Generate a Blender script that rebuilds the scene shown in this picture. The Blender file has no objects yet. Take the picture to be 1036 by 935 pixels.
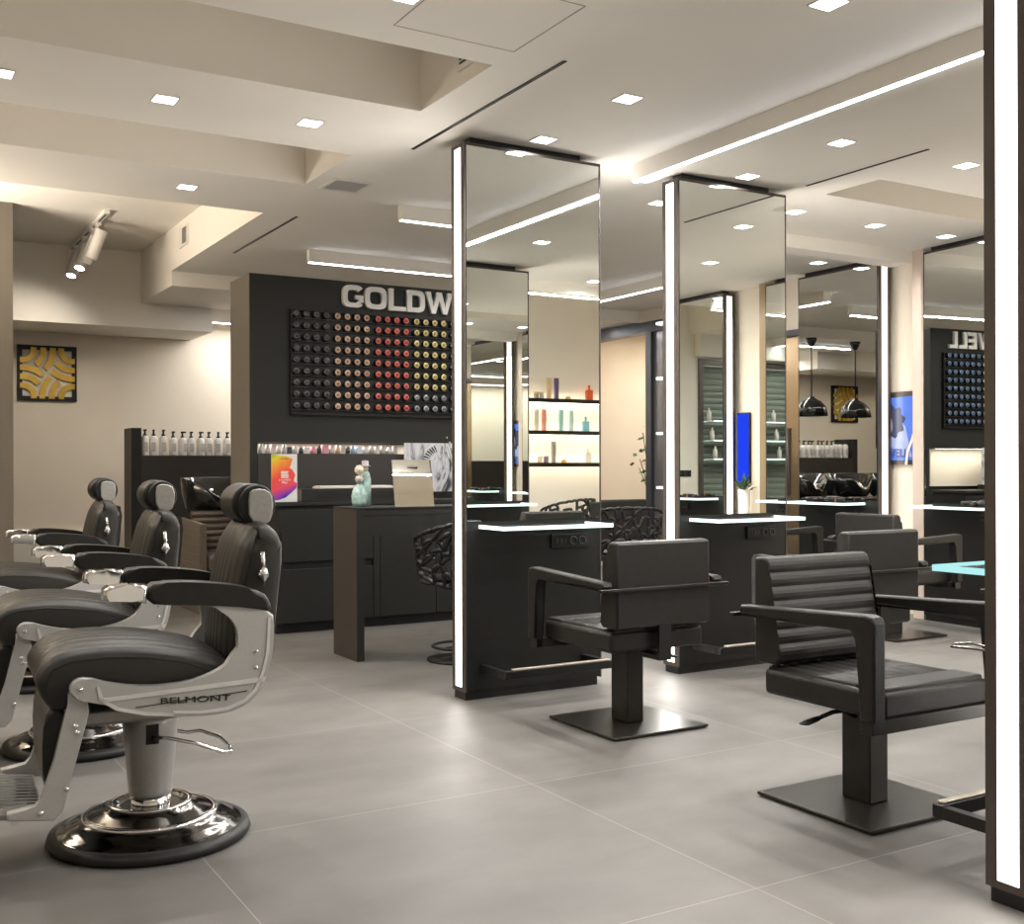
import bpy, bmesh, math, random
from mathutils import Vector, Matrix
random.seed(7)
PI = math.pi
S = bpy.context.scene
COL = S.collection
R = math.radians

# ------------------------------------------------------------------ materials
def mat(name, rgb, rough=.5, metal=0., var=.06, nscale=14., bump=0., bscale=60., spec=.5, coat=0., stretch=(1, 1, 1)):
    m = bpy.data.materials.new(name); m.use_nodes = True
    nt = m.node_tree; nt.nodes.clear()
    out = nt.nodes.new('ShaderNodeOutputMaterial')
    p = nt.nodes.new('ShaderNodeBsdfPrincipled')
    nt.links.new(p.outputs[0], out.inputs[0])
    tc = nt.nodes.new('ShaderNodeTexCoord'); mp = nt.nodes.new('ShaderNodeMapping')
    mp.inputs['Scale'].default_value = stretch
    nt.links.new(tc.outputs['Object'], mp.inputs[0])
    n = nt.nodes.new('ShaderNodeTexNoise'); n.inputs['Scale'].default_value = nscale; n.inputs['Detail'].default_value = 4
    nt.links.new(mp.outputs[0], n.inputs['Vector'])
    r = nt.nodes.new('ShaderNodeValToRGB')
    r.color_ramp.elements[0].position = .3; r.color_ramp.elements[1].position = .7
    r.color_ramp.elements[0].color = tuple(max(0, c*(1-var)) for c in rgb)+(1,)
    r.color_ramp.elements[1].color = tuple(min(1, c*(1+var)) for c in rgb)+(1,)
    nt.links.new(n.outputs[0], r.inputs[0]); nt.links.new(r.outputs[0], p.inputs['Base Color'])
    p.inputs['Roughness'].default_value = rough; p.inputs['Metallic'].default_value = metal
    p.inputs['Specular IOR Level'].default_value = spec
    p.inputs['Coat Weight'].default_value = coat
    if bump:
        n2 = nt.nodes.new('ShaderNodeTexNoise'); n2.inputs['Scale'].default_value = bscale
        nt.links.new(mp.outputs[0], n2.inputs['Vector'])
        b = nt.nodes.new('ShaderNodeBump'); b.inputs['Strength'].default_value = bump; b.inputs['Distance'].default_value = .004
        nt.links.new(n2.outputs[0], b.inputs['Height']); nt.links.new(b.outputs[0], p.inputs['Normal'])
    return m

def emis(name, rgb, strength):
    m = bpy.data.materials.new(name); m.use_nodes = True
    nt = m.node_tree; nt.nodes.clear()
    out = nt.nodes.new('ShaderNodeOutputMaterial'); e = nt.nodes.new('ShaderNodeEmission')
    e.inputs[0].default_value = rgb+(1,); e.inputs[1].default_value = strength
    nt.links.new(e.outputs[0], out.inputs[0]); return m

def glassm(name, rgb, rough=0.0, trans=.8):
    m = bpy.data.materials.new(name); m.use_nodes = True
    p = m.node_tree.nodes['Principled BSDF']
    p.inputs['Base Color'].default_value = rgb+(1,); p.inputs['Roughness'].default_value = rough
    p.inputs['Transmission Weight'].default_value = trans; p.inputs['IOR'].default_value = 1.3
    return m

M = {}
M['ceiling'] = mat('ceiling_paint', (.86, .815, .74), .9, var=.015, nscale=2)
M['wall'] = mat('wall_plaster', (.83, .745, .62), .85, var=.02, nscale=3)
M['wall_white'] = mat('white_plaster', (.84, .80, .72), .85, var=.015, nscale=3)
M['taupe'] = mat('taupe_paint_and_warm_light', (.135, .118, .095), .8, var=.04, nscale=60)  # pier's own tone; also warm light painted on left faces of black pieces
M['black_lam'] = mat('black_laminate', (.016, .0155, .0135), .5, var=.12, nscale=120, spec=.3)
M['black_lam2'] = mat('charcoal_laminate', (.019, .0185, .0165), .55, var=.08, nscale=160, spec=.28)
M['brown_lam'] = mat('dark_brown_laminate', (.026, .021, .018), .5, var=.1, nscale=90)
M['panel'] = mat('station_black', (.0125, .012, .011), .45, var=.15, nscale=150, spec=.32)
M['frame'] = mat('dark_bronze_metal', (.10, .085, .075), .38, metal=.6, var=.05)
M['mirror'] = mat('mirror_silver', (.86, .88, .85), .006, metal=1., var=0.0)
M['leather'] = mat('black_leather', (.013, .012, .0105), .42, var=.15, nscale=30, bump=.25, bscale=220, spec=.32)
M['leather2'] = mat('charcoal_leather', (.018, .0165, .0145), .46, var=.12, nscale=30, bump=.25, bscale=240, spec=.3)
M['steel_black'] = mat('black_steel', (.016, .015, .014), .38, metal=.3, var=.1, nscale=40)
M['base_steel'] = mat('bronzed_black_steel', (.024, .0205, .017), .33, metal=.4, var=.15, nscale=20)
M['chrome'] = mat('chrome', (.80, .80, .81), .07, metal=1., var=.01)
M['chrome_dark'] = mat('dark_polished_chrome', (.20, .19, .18), .12, metal=1., var=.05)
M['silver'] = mat('silver_paint', (.43, .425, .41), .42, metal=.4, var=.05, nscale=200, bump=.1, bscale=500)
M['column_grey'] = mat('column_silver', (.42, .41, .39), .36, metal=.5, var=.04, nscale=80, bump=.1, bscale=300)
M['silver_sat'] = mat('satin_grey', (.30, .29, .27), .38, metal=.4, var=.08, nscale=70, bump=.15, bscale=300)
M['rubber'] = mat('black_rubber', (.012, .0115, .011), .5, spec=.3)
M['white_letter'] = mat('white_letter', (.80, .78, .74), .45, var=.01)
M['gold'] = mat('gold_paint', (.62, .40, .055), .42, metal=.25, var=.15, nscale=14)
M['bottle'] = mat('white_bottle', (.80, .77, .73), .35, var=.03)
M['label_grey'] = mat('label_grey', (.50, .46, .44), .5, var=.25, nscale=90)
M['black_gloss'] = mat('black_gloss', (.012, .012, .012), .08, spec=.6, coat=.5)
M['wood_slat'] = mat('dark_taupe_wood', (.12, .098, .072), .5, var=.12, nscale=20, stretch=(1, 1, 9))
M['brown_cushion'] = mat('brown_leather', (.060, .044, .034), .42, var=.1, bump=.2, bscale=200)
M['bronze_glass'] = mat('bronze_glass', (.40, .29, .17), .16, metal=.75, var=.06, nscale=2)
M['dark_frame'] = mat('dark_blue_grey_frame', (.045, .046, .055), .4, metal=.3, var=.05)
M['dark_glass'] = mat('dark_glass_panel', (.15, .145, .15), .2, metal=.4, var=.05)
M['white_paint'] = mat('white_metal_paint', (.78, .75, .70), .5, var=.01)
M['grille'] = mat('grille_shadow', (.10, .09, .08), .8)
M['shutter'] = mat('green_grey_shutter', (.20, .235, .20), .6, var=.05)
M['glass'] = glassm('clear_glass', (.86, .95, .93), 0.02, .9)
M['teal_glass'] = mat('teal_glazed_glass', (.42, .60, .56), .12, var=.35, nscale=40, spec=.7, coat=.4)
M['cream_flower'] = mat('cream_flower', (.78, .70, .56), .6, var=.12, nscale=60, bump=.6, bscale=120)
M['paper'] = mat('paper', (.72, .68, .62), .6, var=.04)
M['led'] = emis('cool_led', (.90, .93, 1.), 9.)
M['led_line'] = emis('cool_led_line', (.86, .90, 1.), 10.)
M['strip'] = emis('strip_light', (1., .95, .885), 2.6)
M['strip_soft'] = emis('wall_strip_light', (1., .95, .885), 1.1)
M['teal_led'] = emis('teal_glass_edge', (.42, .80, .80), .62)
M['shelf_led'] = emis('shelf_edge_led', (.80, 1., .96), 1.5)
M['spot_led'] = emis('spot_led', (.93, .96, 1.), 14.)
M['screen_blue'] = emis('lit_blue_screen', (.015, .05, .80), .75)
M['leaf'] = mat('green_leaf', (.05, .10, .03), .5, var=.3)

def floor_mat():
    m = bpy.data.materials.new('grey_porcelain_tile'); m.use_nodes = True
    nt = m.node_tree; N = nt.nodes.new; L = nt.links.new
    p = nt.nodes['Principled BSDF']
    tc = N('ShaderNodeTexCoord'); sep = N('ShaderNodeSeparateXYZ'); L(tc.outputs['Object'], sep.inputs[0])
    def math_(op, a, b=None, c=None):
        n = N('ShaderNodeMath'); n.operation = op
        for i, v in enumerate((a, b, c)):
            if v is None: continue
            if isinstance(v, (int, float)): n.inputs[i].default_value = v
            else: L(v, n.inputs[i])
        return n.outputs[0]
    X, Y = sep.outputs[0], sep.outputs[1]
    xs = X
    def line(v, off, per, w):
        f = math_('PINGPONG', math_('SUBTRACT', v, off), per/2)
        return math_('LESS_THAN', f, w)
    g = math_('MAXIMUM', line(Y, 3.43-1.17*8, 1.17, .0018), line(xs, 2.11-1.235*12, 1.235, .0018))
    no = N('ShaderNodeTexNoise'); no.inputs['Scale'].default_value = 1.1; no.inputs['Detail'].default_value = 5; no.inputs['Roughness'].default_value = .55
    mp = N('ShaderNodeMapping'); mp.inputs['Scale'].default_value = (1, 2.2, 1); L(tc.outputs['Object'], mp.inputs[0]); L(mp.outputs[0], no.inputs['Vector'])
    cr = N('ShaderNodeValToRGB'); cr.color_ramp.elements[0].position = .32; cr.color_ramp.elements[1].position = .7
    cr.color_ramp.elements[0].color = (.098, .092, .085, 1); cr.color_ramp.elements[1].color = (.150, .142, .131, 1)
    L(no.outputs[0], cr.inputs[0])
    mx = N('ShaderNodeMix'); mx.data_type = 'RGBA'; L(g, mx.inputs['Factor']); L(cr.outputs[0], mx.inputs['A']); mx.inputs['B'].default_value = (.24, .225, .20, 1)
    L(mx.outputs['Result'], p.inputs['Base Color'])
    n3 = N('ShaderNodeTexNoise'); n3.inputs['Scale'].default_value = 5
    L(tc.outputs['Object'], n3.inputs['Vector'])
    mr = N('ShaderNodeMapRange'); mr.inputs['To Min'].default_value = .46; mr.inputs['To Max'].default_value = .60; L(n3.outputs[0], mr.inputs[0]); L(mr.outputs[0], p.inputs['Roughness'])
    p.inputs['Specular IOR Level'].default_value = .55
    n4 = N('ShaderNodeTexNoise'); n4.inputs['Scale'].default_value = 160; L(tc.outputs['Object'], n4.inputs['Vector'])
    b = N('ShaderNodeBump'); b.inputs['Strength'].default_value = .12; b.inputs['Distance'].default_value = .003
    L(n4.outputs[0], b.inputs['Height']); L(b.outputs[0], p.inputs['Normal'])
    return m
M['floor'] = floor_mat()

def poster_mat(name, stops, scale, axis_stretch=(1, 1, 1), dist=2.2):
    m = mat(name, (.5, .5, .5), .4, var=0)
    nt = m.node_tree; n = [x for x in nt.nodes if x.type == 'TEX_NOISE'][0]; r = [x for x in nt.nodes if x.type == 'VALTORGB'][0]
    n.inputs['Scale'].default_value = scale; n.inputs['Distortion'].default_value = dist
    mp = [x for x in nt.nodes if x.type == 'MAPPING'][0]; mp.inputs['Scale'].default_value = axis_stretch
    e = r.color_ramp.elements
    while len(e) > 2: e.remove(e[-1])
    e[0].position, e[0].color = stops[0][0], stops[0][1]+(1,)
    e[1].position, e[1].color = stops[-1][0], stops[-1][1]+(1,)
    for s in stops[1:-1]:
        q = e.new(s[0]); q.color = s[1]+(1,)
    return m
M['bw_print'] = poster_mat('grey_swirl_print', [(.36, (.03, .035, .05)), (.46, (.55, .56, .60)), (.56, (.72, .72, .74)), (.68, (.20, .21, .26))], 5., (1, 1, .5), 3.)

def rainbow_mat():
    m = bpy.data.materials.new('rainbow_paint_print'); m.use_nodes = True
    nt = m.node_tree; N = nt.nodes.new; L = nt.links.new; p = nt.nodes['Principled BSDF']
    tc = N('ShaderNodeTexCoord'); sep = N('ShaderNodeSeparateXYZ'); L(tc.outputs['Object'], sep.inputs[0])
    no = N('ShaderNodeTexNoise'); no.inputs['Scale'].default_value = 9; L(tc.outputs['Object'], no.inputs['Vector'])
    a = N('ShaderNodeMath'); a.operation = 'MULTIPLY_ADD'; L(sep.outputs[2], a.inputs[0]); a.inputs[1].default_value = -2.9; a.inputs[2].default_value = .85
    b = N('ShaderNodeMath'); b.operation = 'MULTIPLY_ADD'; L(sep.outputs[0], b.inputs[0]); b.inputs[1].default_value = 1.3; L(a.outputs[0], b.inputs[2])
    c = N('ShaderNodeMath'); c.operation = 'MULTIPLY_ADD'; L(no.outputs[0], c.inputs[0]); c.inputs[1].default_value = .25; L(b.outputs[0], c.inputs[2])
    r = N('ShaderNodeValToRGB'); L(c.outputs[0], r.inputs[0]); e = r.color_ramp.elements
    e[0].position = 0.02; e[0].color = (.25, .45, .03, 1); e[1].position = 1; e[1].color = (.03, .03, .40, 1)
    for q, k in ((.12, (.75, .60, .02, 1)), (.32, (.85, .28, .03, 1)), (.5, (.82, .07, .04, 1)), (.78, (.80, .07, .10, 1)), (.9, (.35, .03, .35, 1))):
        z = e.new(q); z.color = k
    L(r.outputs[0], p.inputs['Base Color']); p.inputs['Roughness'].default_value = .4
    return m
M['rainbow'] = rainbow_mat()

# ------------------------------------------------------------------ mesh helpers
class MB:
    def __init__(s): s.bm = bmesh.new(); s.mats = []
    def mi(s, m):
        if m is None: return 0
        if m not in s.mats: s.mats.append(m)
        return s.mats.index(m)
    def _face(s, vs, i, smooth=False):
        try:
            f = s.bm.faces.new(vs); f.material_index = i; f.smooth = smooth; return f
        except ValueError: return None
    def box(s, x0, x1, y0, y1, z0, z1, m=None, bev=0, seg=2):
        i = s.mi(m)
        v = [s.bm.verts.new((x, y, z)) for z in (z0, z1) for x, y in ((x0, y0), (x1, y0), (x1, y1), (x0, y1))]
        fs = [s._face([v[k] for k in q], i) for q in ((3, 2, 1, 0), (4, 5, 6, 7), (0, 1, 5, 4), (1, 2, 6, 5), (2, 3, 7, 6), (3, 0, 4, 7))]
        if bev:
            es = list({e for f in fs for e in f.edges})
            r = bmesh.ops.bevel(s.bm, geom=es, offset=bev, segments=seg, profile=.5, affect='EDGES')
            for f in r['faces']: f.material_index = i; f.smooth = seg > 1
        return s
    def prism(s, pts, a0, a1, axis='y', m=None, smooth=False, bev=0, seg=2, caps=True):
        """pts in the plane perpendicular to axis: x->(y,z), y->(x,z), z->(x,y)"""
        i = s.mi(m)
        def P(p, a):
            return {'x': (a, p[0], p[1]), 'y': (p[0], a, p[1]), 'z': (p[0], p[1], a)}[axis]
        A = [s.bm.verts.new(P(p, a0)) for p in pts]; B = [s.bm.verts.new(P(p, a1)) for p in pts]
        n = len(pts); fs = []
        for k in range(n):
            fs.append(s._face([A[k], A[(k+1) % n], B[(k+1) % n], B[k]], i, smooth))
        c = []
        if caps:
            c = [s._face(A[::-1], i), s._face(B, i)]
        if bev and caps:
            es = list({e for f in c if f for e in f.edges})
            r = bmesh.ops.bevel(s.bm, geom=es, offset=bev, segments=seg, profile=.5, affect='EDGES')
            for f in r['faces']: f.material_index = i; f.smooth = True
        return s
    def tube(s, path, r, n=8, m=None, closed=False, flat=None):
        i = s.mi(m); path = [Vector(p) for p in path]; rings = []; N = len(path)
        rr = r if isinstance(r, (list, tuple)) else [r]*N
        up = None
        for k, p in enumerate(path):
            a = path[k-1] if (k > 0 or closed) else p; b = path[(k+1) % N] if (k < N-1 or closed) else p
            t = (b-a).normalized()
            if up is None:
                up = Vector((0, 0, 1)) if abs(t.z) < .9 else Vector((1, 0, 0))
            u = (up - t*up.dot(t))
            if u.length < 1e-4: u = t.orthogonal()
            u.normalize(); w = t.cross(u); up = u
            fl = flat or 1
            rings.append([s.bm.verts.new(p + u*math.cos(2*PI*j/n)*rr[k]*fl + w*math.sin(2*PI*j/n)*rr[k]) for j in range(n)])
        for k in range(N if closed else N-1):
            A, B = rings[k], rings[(k+1) % N]
            for j in range(n): s._face([A[j], A[(j+1) % n], B[(j+1) % n], B[j]], i, True)
        if not closed:
            s._face(rings[0][::-1], i); s._face(rings[-1], i)
        return s
    def lathe(s, prof, n=32, m=None, c=(0, 0, 0), axis='z', sx=1, sy=1, smooth=True):
        i = s.mi(m); rings = []
        def P(r, h, a):
            x, y = r*math.cos(a)*sx, r*math.sin(a)*sy
            q = {'z': (x, y, h), 'y': (x, h, y), 'x': (h, x, y)}[axis]
            return (q[0]+c[0], q[1]+c[1], q[2]+c[2])
        for r, h in prof:
            if r < 1e-6: rings.append([s.bm.verts.new(P(0, h, 0))])
            else: rings.append([s.bm.verts.new(P(r, h, 2*PI*j/n)) for j in range(n)])
        for k in range(len(rings)-1):
            A, B = rings[k], rings[k+1]
            for j in range(n):
                a = [A[j % len(A)], A[(j+1) % len(A)]] if len(A) > 1 else [A[0]]
                b = [B[(j+1) % len(B)], B[j % len(B)]] if len(B) > 1 else [B[0]]
                if len(a)+len(b) >= 3: s._face(a+b, i, smooth)
        return s
    def xf(s, mtx):
        bmesh.ops.transform(s.bm, matrix=mtx, verts=s.bm.verts); return s
    def mesh(s, name, default=None):
        bmesh.ops.recalc_face_normals(s.bm, faces=s.bm.faces)
        me = bpy.data.meshes.new(name); s.bm.to_mesh(me); s.bm.free()
        for m in (s.mats or [default]):
            if m is not None: me.materials.append(m)
        return me

def loft(slices, m=None):
    """slices: [(y, [(x, z), ...]), ...] joined into one closed skin"""
    mb = MB(); rings = [[mb.bm.verts.new((p[0], y, p[1])) for p in pts] for y, pts in slices]
    for a, b in zip(rings, rings[1:]):
        for k in range(len(a)): mb._face([a[k], a[(k+1) % len(a)], b[(k+1) % len(a)], b[k]], mb.mi(m), True)
    mb._face(rings[0][::-1], 0, True); mb._face(rings[-1], 0, True)
    return mb
def cushion(pts, hw, drop, edge=.022, n=12):
    cx = sum(p[0] for p in pts)/len(pts); cz = sum(p[1] for p in pts)/len(pts); out = []
    ys = [-hw, -hw+edge*.15, -hw+edge*.5, -hw+edge]+[-hw+edge+(2*hw-2*edge)*k/n for k in range(1, n)]+[hw-edge, hw-edge*.5, hw-edge*.15, hw]
    for y in ys:
        d = max(0, abs(y)-(hw-edge))/edge; k = edge*(1-math.sqrt(max(0, 1-d*d))); q = abs(y/hw)**3
        sl = []
        for x, z in pts:
            v = Vector((x-cx, z-cz)); L_ = max(v.length, 1e-6); v2 = v*(max(0, L_-k)/L_)
            dx, dz = drop(x, z)
            sl.append((cx+v2.x+dx*q, cz+v2.y+dz*q))
        out.append((y, sl))
    return loft(out)
def tag(o, label=None, cat=None, group=None, kind=None):
    if label: o['label'] = label
    if cat: o['category'] = cat
    if group: o['group'] = group
    if kind: o['kind'] = kind
    return o
def obj(name, mb, m=None, parent=None, label=None, cat=None, group=None, kind=None, loc=(0, 0, 0), rz=0, bevel=0):
    me = mb.mesh(name, m) if isinstance(mb, MB) else mb
    o = bpy.data.objects.new(name, me); COL.objects.link(o)
    o.location = loc; o.rotation_euler = (0, 0, rz)
    if parent: o.parent = parent
    if bevel:
        b = o.modifiers.new('bevel', 'BEVEL'); b.width = bevel; b.segments = 2; b.limit_method = 'ANGLE'; b.angle_limit = R(40)
    return tag(o, label, cat, group, kind)
def thing(name, label, cat, loc=(0, 0, 0), rz=0, group=None, kind=None):
    o = bpy.data.objects.new(name, None); COL.objects.link(o); o.empty_display_size = .1
    o.location = loc; o.rotation_euler = (0, 0, rz)
    return tag(o, label, cat, group, kind)
def kids(o): return [c for c in bpy.data.objects if c.parent == o]
def dup(o, loc=None, rz=None, label=None, group=None, parent=None):
    c = o.copy(); COL.objects.link(c)
    if parent: c.parent = parent
    for ch in kids(o): dup(ch, parent=c)
    if loc is not None: c.location = loc
    if rz is not None: c.rotation_euler = (0, 0, rz)
    if label: c['label'] = label
    if group: c['group'] = group
    return c
def struct(name, mb, m): return obj(name, mb, m, kind='structure')

def text_mesh(body, m, x0, x1, z0, z1, y, depth, bold=0., name='lettering'):
    """letters standing in the XZ plane, facing -Y, fitted to the box"""
    cu = bpy.data.curves.new(name, 'FONT'); cu.body = body; cu.extrude = .5; cu.offset = bold; cu.resolution_u = 5
    to = bpy.data.objects.new(name, cu); COL.objects.link(to)
    dg = bpy.context.evaluated_depsgraph_get(); dg.update()
    me = bpy.data.meshes.new_from_object(to.evaluated_get(dg))
    bpy.data.objects.remove(to); bpy.data.curves.remove(cu)
    xs = [v.co.x for v in me.vertices]; ys = [v.co.y for v in me.vertices]; zs = [v.co.z for v in me.vertices]
    ax, bx, ay, by, az, bz = min(xs), max(xs), min(ys), max(ys), min(zs), max(zs)
    for v in me.vertices:
        cx = x0+(v.co.x-ax)/(bx-ax)*(x1-x0); cz = z0+(v.co.y-ay)/(by-ay)*(z1-z0); cy = y-(v.co.z-az)/(bz-az)*depth
        v.co = (cx, cy, cz)
    me.materials.clear(); me.materials.append(m); me.name = name
    for pz in me.polygons: pz.material_index = 0
    return me

def letter_mb(ch, x0, x1, h, t, y0, y1):
    w = x1-x0; mb = MB()
    def sup(cx, cz, a, b, ang, e):
        c, s_ = math.cos(ang), math.sin(ang)
        return (cx+a*math.copysign(abs(c)**(2/e), c), cz+b*math.copysign(abs(s_)**(2/e), s_))
    def ring(a0, a1, sq=False):
        n = 48; O = []; I = []
        for k in range(n+1):
            a = R(a0+(a1-a0)*k/n); e = 30 if (sq and math.cos(a) < 0) else 3.4
            O.append(sup(x0+w/2, h/2, w/2, h/2, a, e)); I.append(sup(x0+w/2, h/2, w/2-t*1.12, h/2-t, a, e))
        V = [[mb.bm.verts.new((p[0], y, p[1])) for p in L] for y in (y0, y1) for L in (O, I)]
        for k in range(n):
            mb._face([V[0][k], V[0][k+1], V[1][k+1], V[1][k]], 0); mb._face([V[2][k+1], V[2][k], V[3][k], V[3][k+1]], 0)
            mb._face([V[0][k+1], V[0][k], V[2][k], V[2][k+1]], 0); mb._face([V[1][k], V[1][k+1], V[3][k+1], V[3][k]], 0)
        for k in (0, n): mb._face([V[0][k], V[1][k], V[3][k], V[2][k]], 0)
    if ch == 'O': ring(0, 360)
    elif ch == 'D': ring(0, 360, True)
    elif ch == 'G':
        ring(36, 325); mb.box(x0+w*.60, x1-t*1.12, y0, y1, h*.38, h*.38+t*.85); mb.box(x1-t*1.12, x1-.001, y0, y1, h*.25, h*.38+t*.85)
    elif ch == 'L': mb.box(x0, x0+t*1.15, y0, y1, 0, h); mb.box(x0+t*1.15, x1, y0, y1, 0, t*.95)
    elif ch == 'E':
        mb.box(x0, x0+t*1.15, y0, y1, 0, h)
        for z in (0, h/2-t*.45, h-t*.95): mb.box(x0+t*1.15, x1, y0, y1, z, z+t*.95)
    elif ch == 'W':
        q = w/4; o = t*.62
        mb.prism([(x0, h), (x0+q*.92-o*.2, 0), (x0+q*.92+o*1.3, 0), (x0+2*q, h*.62), (x0+3*q-o*1.1, 0), (x0+3*q+o*.4, 0), (x1, h), (x1-t*1.1, h), (x0+3*q-o*.3, t*1.5), (x0+2*q+o*.9, h), (x0+2*q-o*.9, h), (x0+q+o*.3, t*1.5), (x0+t*1.1, h)], y0, y1, 'y')
    return mb

def area(name, loc, sx, sy, power, color=(1, .96, .9), rot=(0, 0, 0), spread=PI):
    l = bpy.data.lights.new(name, 'AREA'); l.shape = 'RECTANGLE'; l.size = sx; l.size_y = sy; l.energy = power; l.color = color; l.spread = spread
    o = bpy.data.objects.new(name, l); COL.objects.link(o); o.location = loc; o.rotation_euler = rot; return o

# ------------------------------------------------------------------ room shell
CZ = 2.80; HZ = 3.15
struct('floor', MB().box(-3.6, 9.4, -3.2, 11.6, -.1, 0), M['floor'])
# ceiling: slab at 2.80 with raised wells; high area back left
def slab(xs, ys, hole, z0, z1, mb):
    for i in range(len(xs)-1):
        for j in range(len(ys)-1):
            if not hole((xs[i]+xs[i+1])/2, (ys[j]+ys[j+1])/2): mb.box(xs[i], xs[i+1], ys[j], ys[j+1], z0, z1)
def hole(x, y):
    if -1.5 < x < 2.24 and 3.93 < y < 4.605: return True
    if -1.5 < x < 2.24 and 5.43 < y < 6.13: return True
    if 5.04 < x < 6.80 and 4.37 < y < 4.78: return True
    if x < 2.25 and y > 6.94: return True
    if x > 5 and y < .9: return True
    return False
mb = MB()
slab([-3.6, -1.5, 2.24, 2.25, 5.0, 5.04, 6.80, 9.4], [-3.2, .9, 3.93, 4.37, 4.605, 4.78, 5.43, 6.13, 6.94, 11.6], hole, CZ, HZ, mb)
mb.box(-3.6, 9.4, -3.2, 11.6, HZ, HZ+.1)
struct('ceiling', mb, M['ceiling'])
struct('trim_1', MB().box(2.25, 7.1, 9.35, 10.5, 2.677, CZ-.001), M['ceiling'])          # dropped soffit behind the display wall
struct('trim_2', MB().box(-3.5, 2.91, 10.5, 11.3, 2.455, HZ-.002), M['ceiling'])         # deep beam on the far wall
struct('trim_3', MB().box(4.9, 6.9, 5.69, 5.88, 2.70, CZ-.001), M['ceiling'])            # beam by the mirror wall
# walls
struct('wall_far', MB().box(-3.6, 9.4, 11.3, 11.45, 0, HZ), M['wall'])
struct('wall_left', MB().box(-3.7, -3.5, -3.2, 11.45, 0, HZ), M['wall'])
mb = MB(); mb.box(-3.5, 2.9, -1.15, -1.0, 0, HZ); mb.box(4.8, 7.8, -1.15, -1.0, 0, HZ); mb.box(2.9, 4.8, -1.15, -1., 0, .3); mb.box(2.9, 4.8, -1.15, -1., 2.48, HZ)
struct('wall_back', mb, M['wall_white'])
mb = MB()
mb.box(7.1, 7.25, .9, 6.93, 0, CZ); mb.box(7.1, 7.25, 6.93, 8.5, 2.36, CZ); mb.box(7.1, 7.25, 8.5, 9.0, 0, CZ)
mb.box(7.1, 7.25, 9.0, 10.3, 2.66, CZ); mb.box(7.1, 7.25, 10.3, 11.3, 0, CZ)
mb.box(7.7, 7.85, -1.15, .9, 0, HZ); mb.box(7.1, 7.85, .85, .9, 0, HZ)
struct('wall_right', mb, M['wall'])
mb = MB(); mb.box(9.2, 9.35, 6, 11.3, 0, CZ); mb.box(7.25, 9.2, 6.6, 6.75, 0, CZ); mb.box(7.25, 9.3, 10.6, 10.75, 0, CZ)
struct('wall_corridor', mb, M['wall'])
struct('wall_pier', MB().box(-3.5, 1.005, 9.03, 9.4, 0, HZ-.001), M['taupe'])
struct('trim_4', MB().box(6.93, 7.1, 5.60, 5.70, 0, CZ-.001), mat('pilaster_paint', (.60, .50, .42), .7, var=.03))
struct('trim_5', MB().box(6.97, 7.1, 2.22, 2.42, 0, CZ-.001), mat('bronze_wood', (.36, .26, .15), .35, metal=.2, var=.1, stretch=(1, 1, .1)))
struct('baseboard_far', MB().box(-3.5, 2.0, 11.24, 11.3, 0, .56, bev=.01), M['wall_white'])
# bronze sliding door
d = thing('door_1', None, None, kind='structure')
obj('door_leaf', MB().box(7.13, 7.17, 6.97, 8.46, 0.01, 2.31), M['bronze_glass'], d)
mb = MB(); mb.box(7.07, 7.25, 6.93, 8.5, 2.31, 2.36); mb.box(7.07, 7.25, 6.93, 6.97, 0, 2.31); mb.box(7.07, 7.25, 8.46, 8.5, 0, 2.31)
obj('door_frame', mb, M['dark_frame'], d)
obj('door_handle', MB().tube([(7.115, 7.2, .9), (7.115, 7.2, 1.5)], .012, m=M['frame']), None, d)
# dark framed doorway with side light
d = thing('door_2', None, None, kind='structure')
mb = MB(); mb.box(7.02, 7.16, 8.55, 10.3, 2.55, 2.66); mb.box(7.02, 7.16, 9.05, 9.14, 0, 2.55); mb.box(7.02, 7.16, 8.58, 8.74, 0, 2.66); mb.box(7.02, 7.16, 10.22, 10.3, 0, 2.55)
obj('door_frame', mb, M['dark_frame'], d)
obj('side_panel', MB().box(7.06, 7.08, 8.74, 9.05, .02, 2.55), M['dark_glass'], d)
# window with closed roller shutter on the back wall
w = thing('window_1', None, None, kind='structure')
mb = MB()
for k in range(27):
    z = .32+k*.078
    mb.prism([(-1.10, z), (-1.085, z+.005), (-1.075, z+.04), (-1.085, z+.072), (-1.10, z+.078)], 2.92, 4.78, 'x')
obj('shutter', mb, M['shutter'], w)
mb = MB(); mb.box(2.9, 4.8, -1.04, -.97, 2.43, 2.50); mb.box(2.86, 2.92, -1.04, -.97, .3, 2.5); mb.box(4.78, 4.84, -1.04, -.97, .3, 2.5); mb.box(2.86, 4.84, -1.04, -.93, .26, .31)
obj('window_frame', mb, M['frame'], w)
obj('shutter_box', MB().box(2.8, 4.9, -1., -.88, 2.52, 2.9, bev=.01), M['wall_white'], w)

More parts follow.
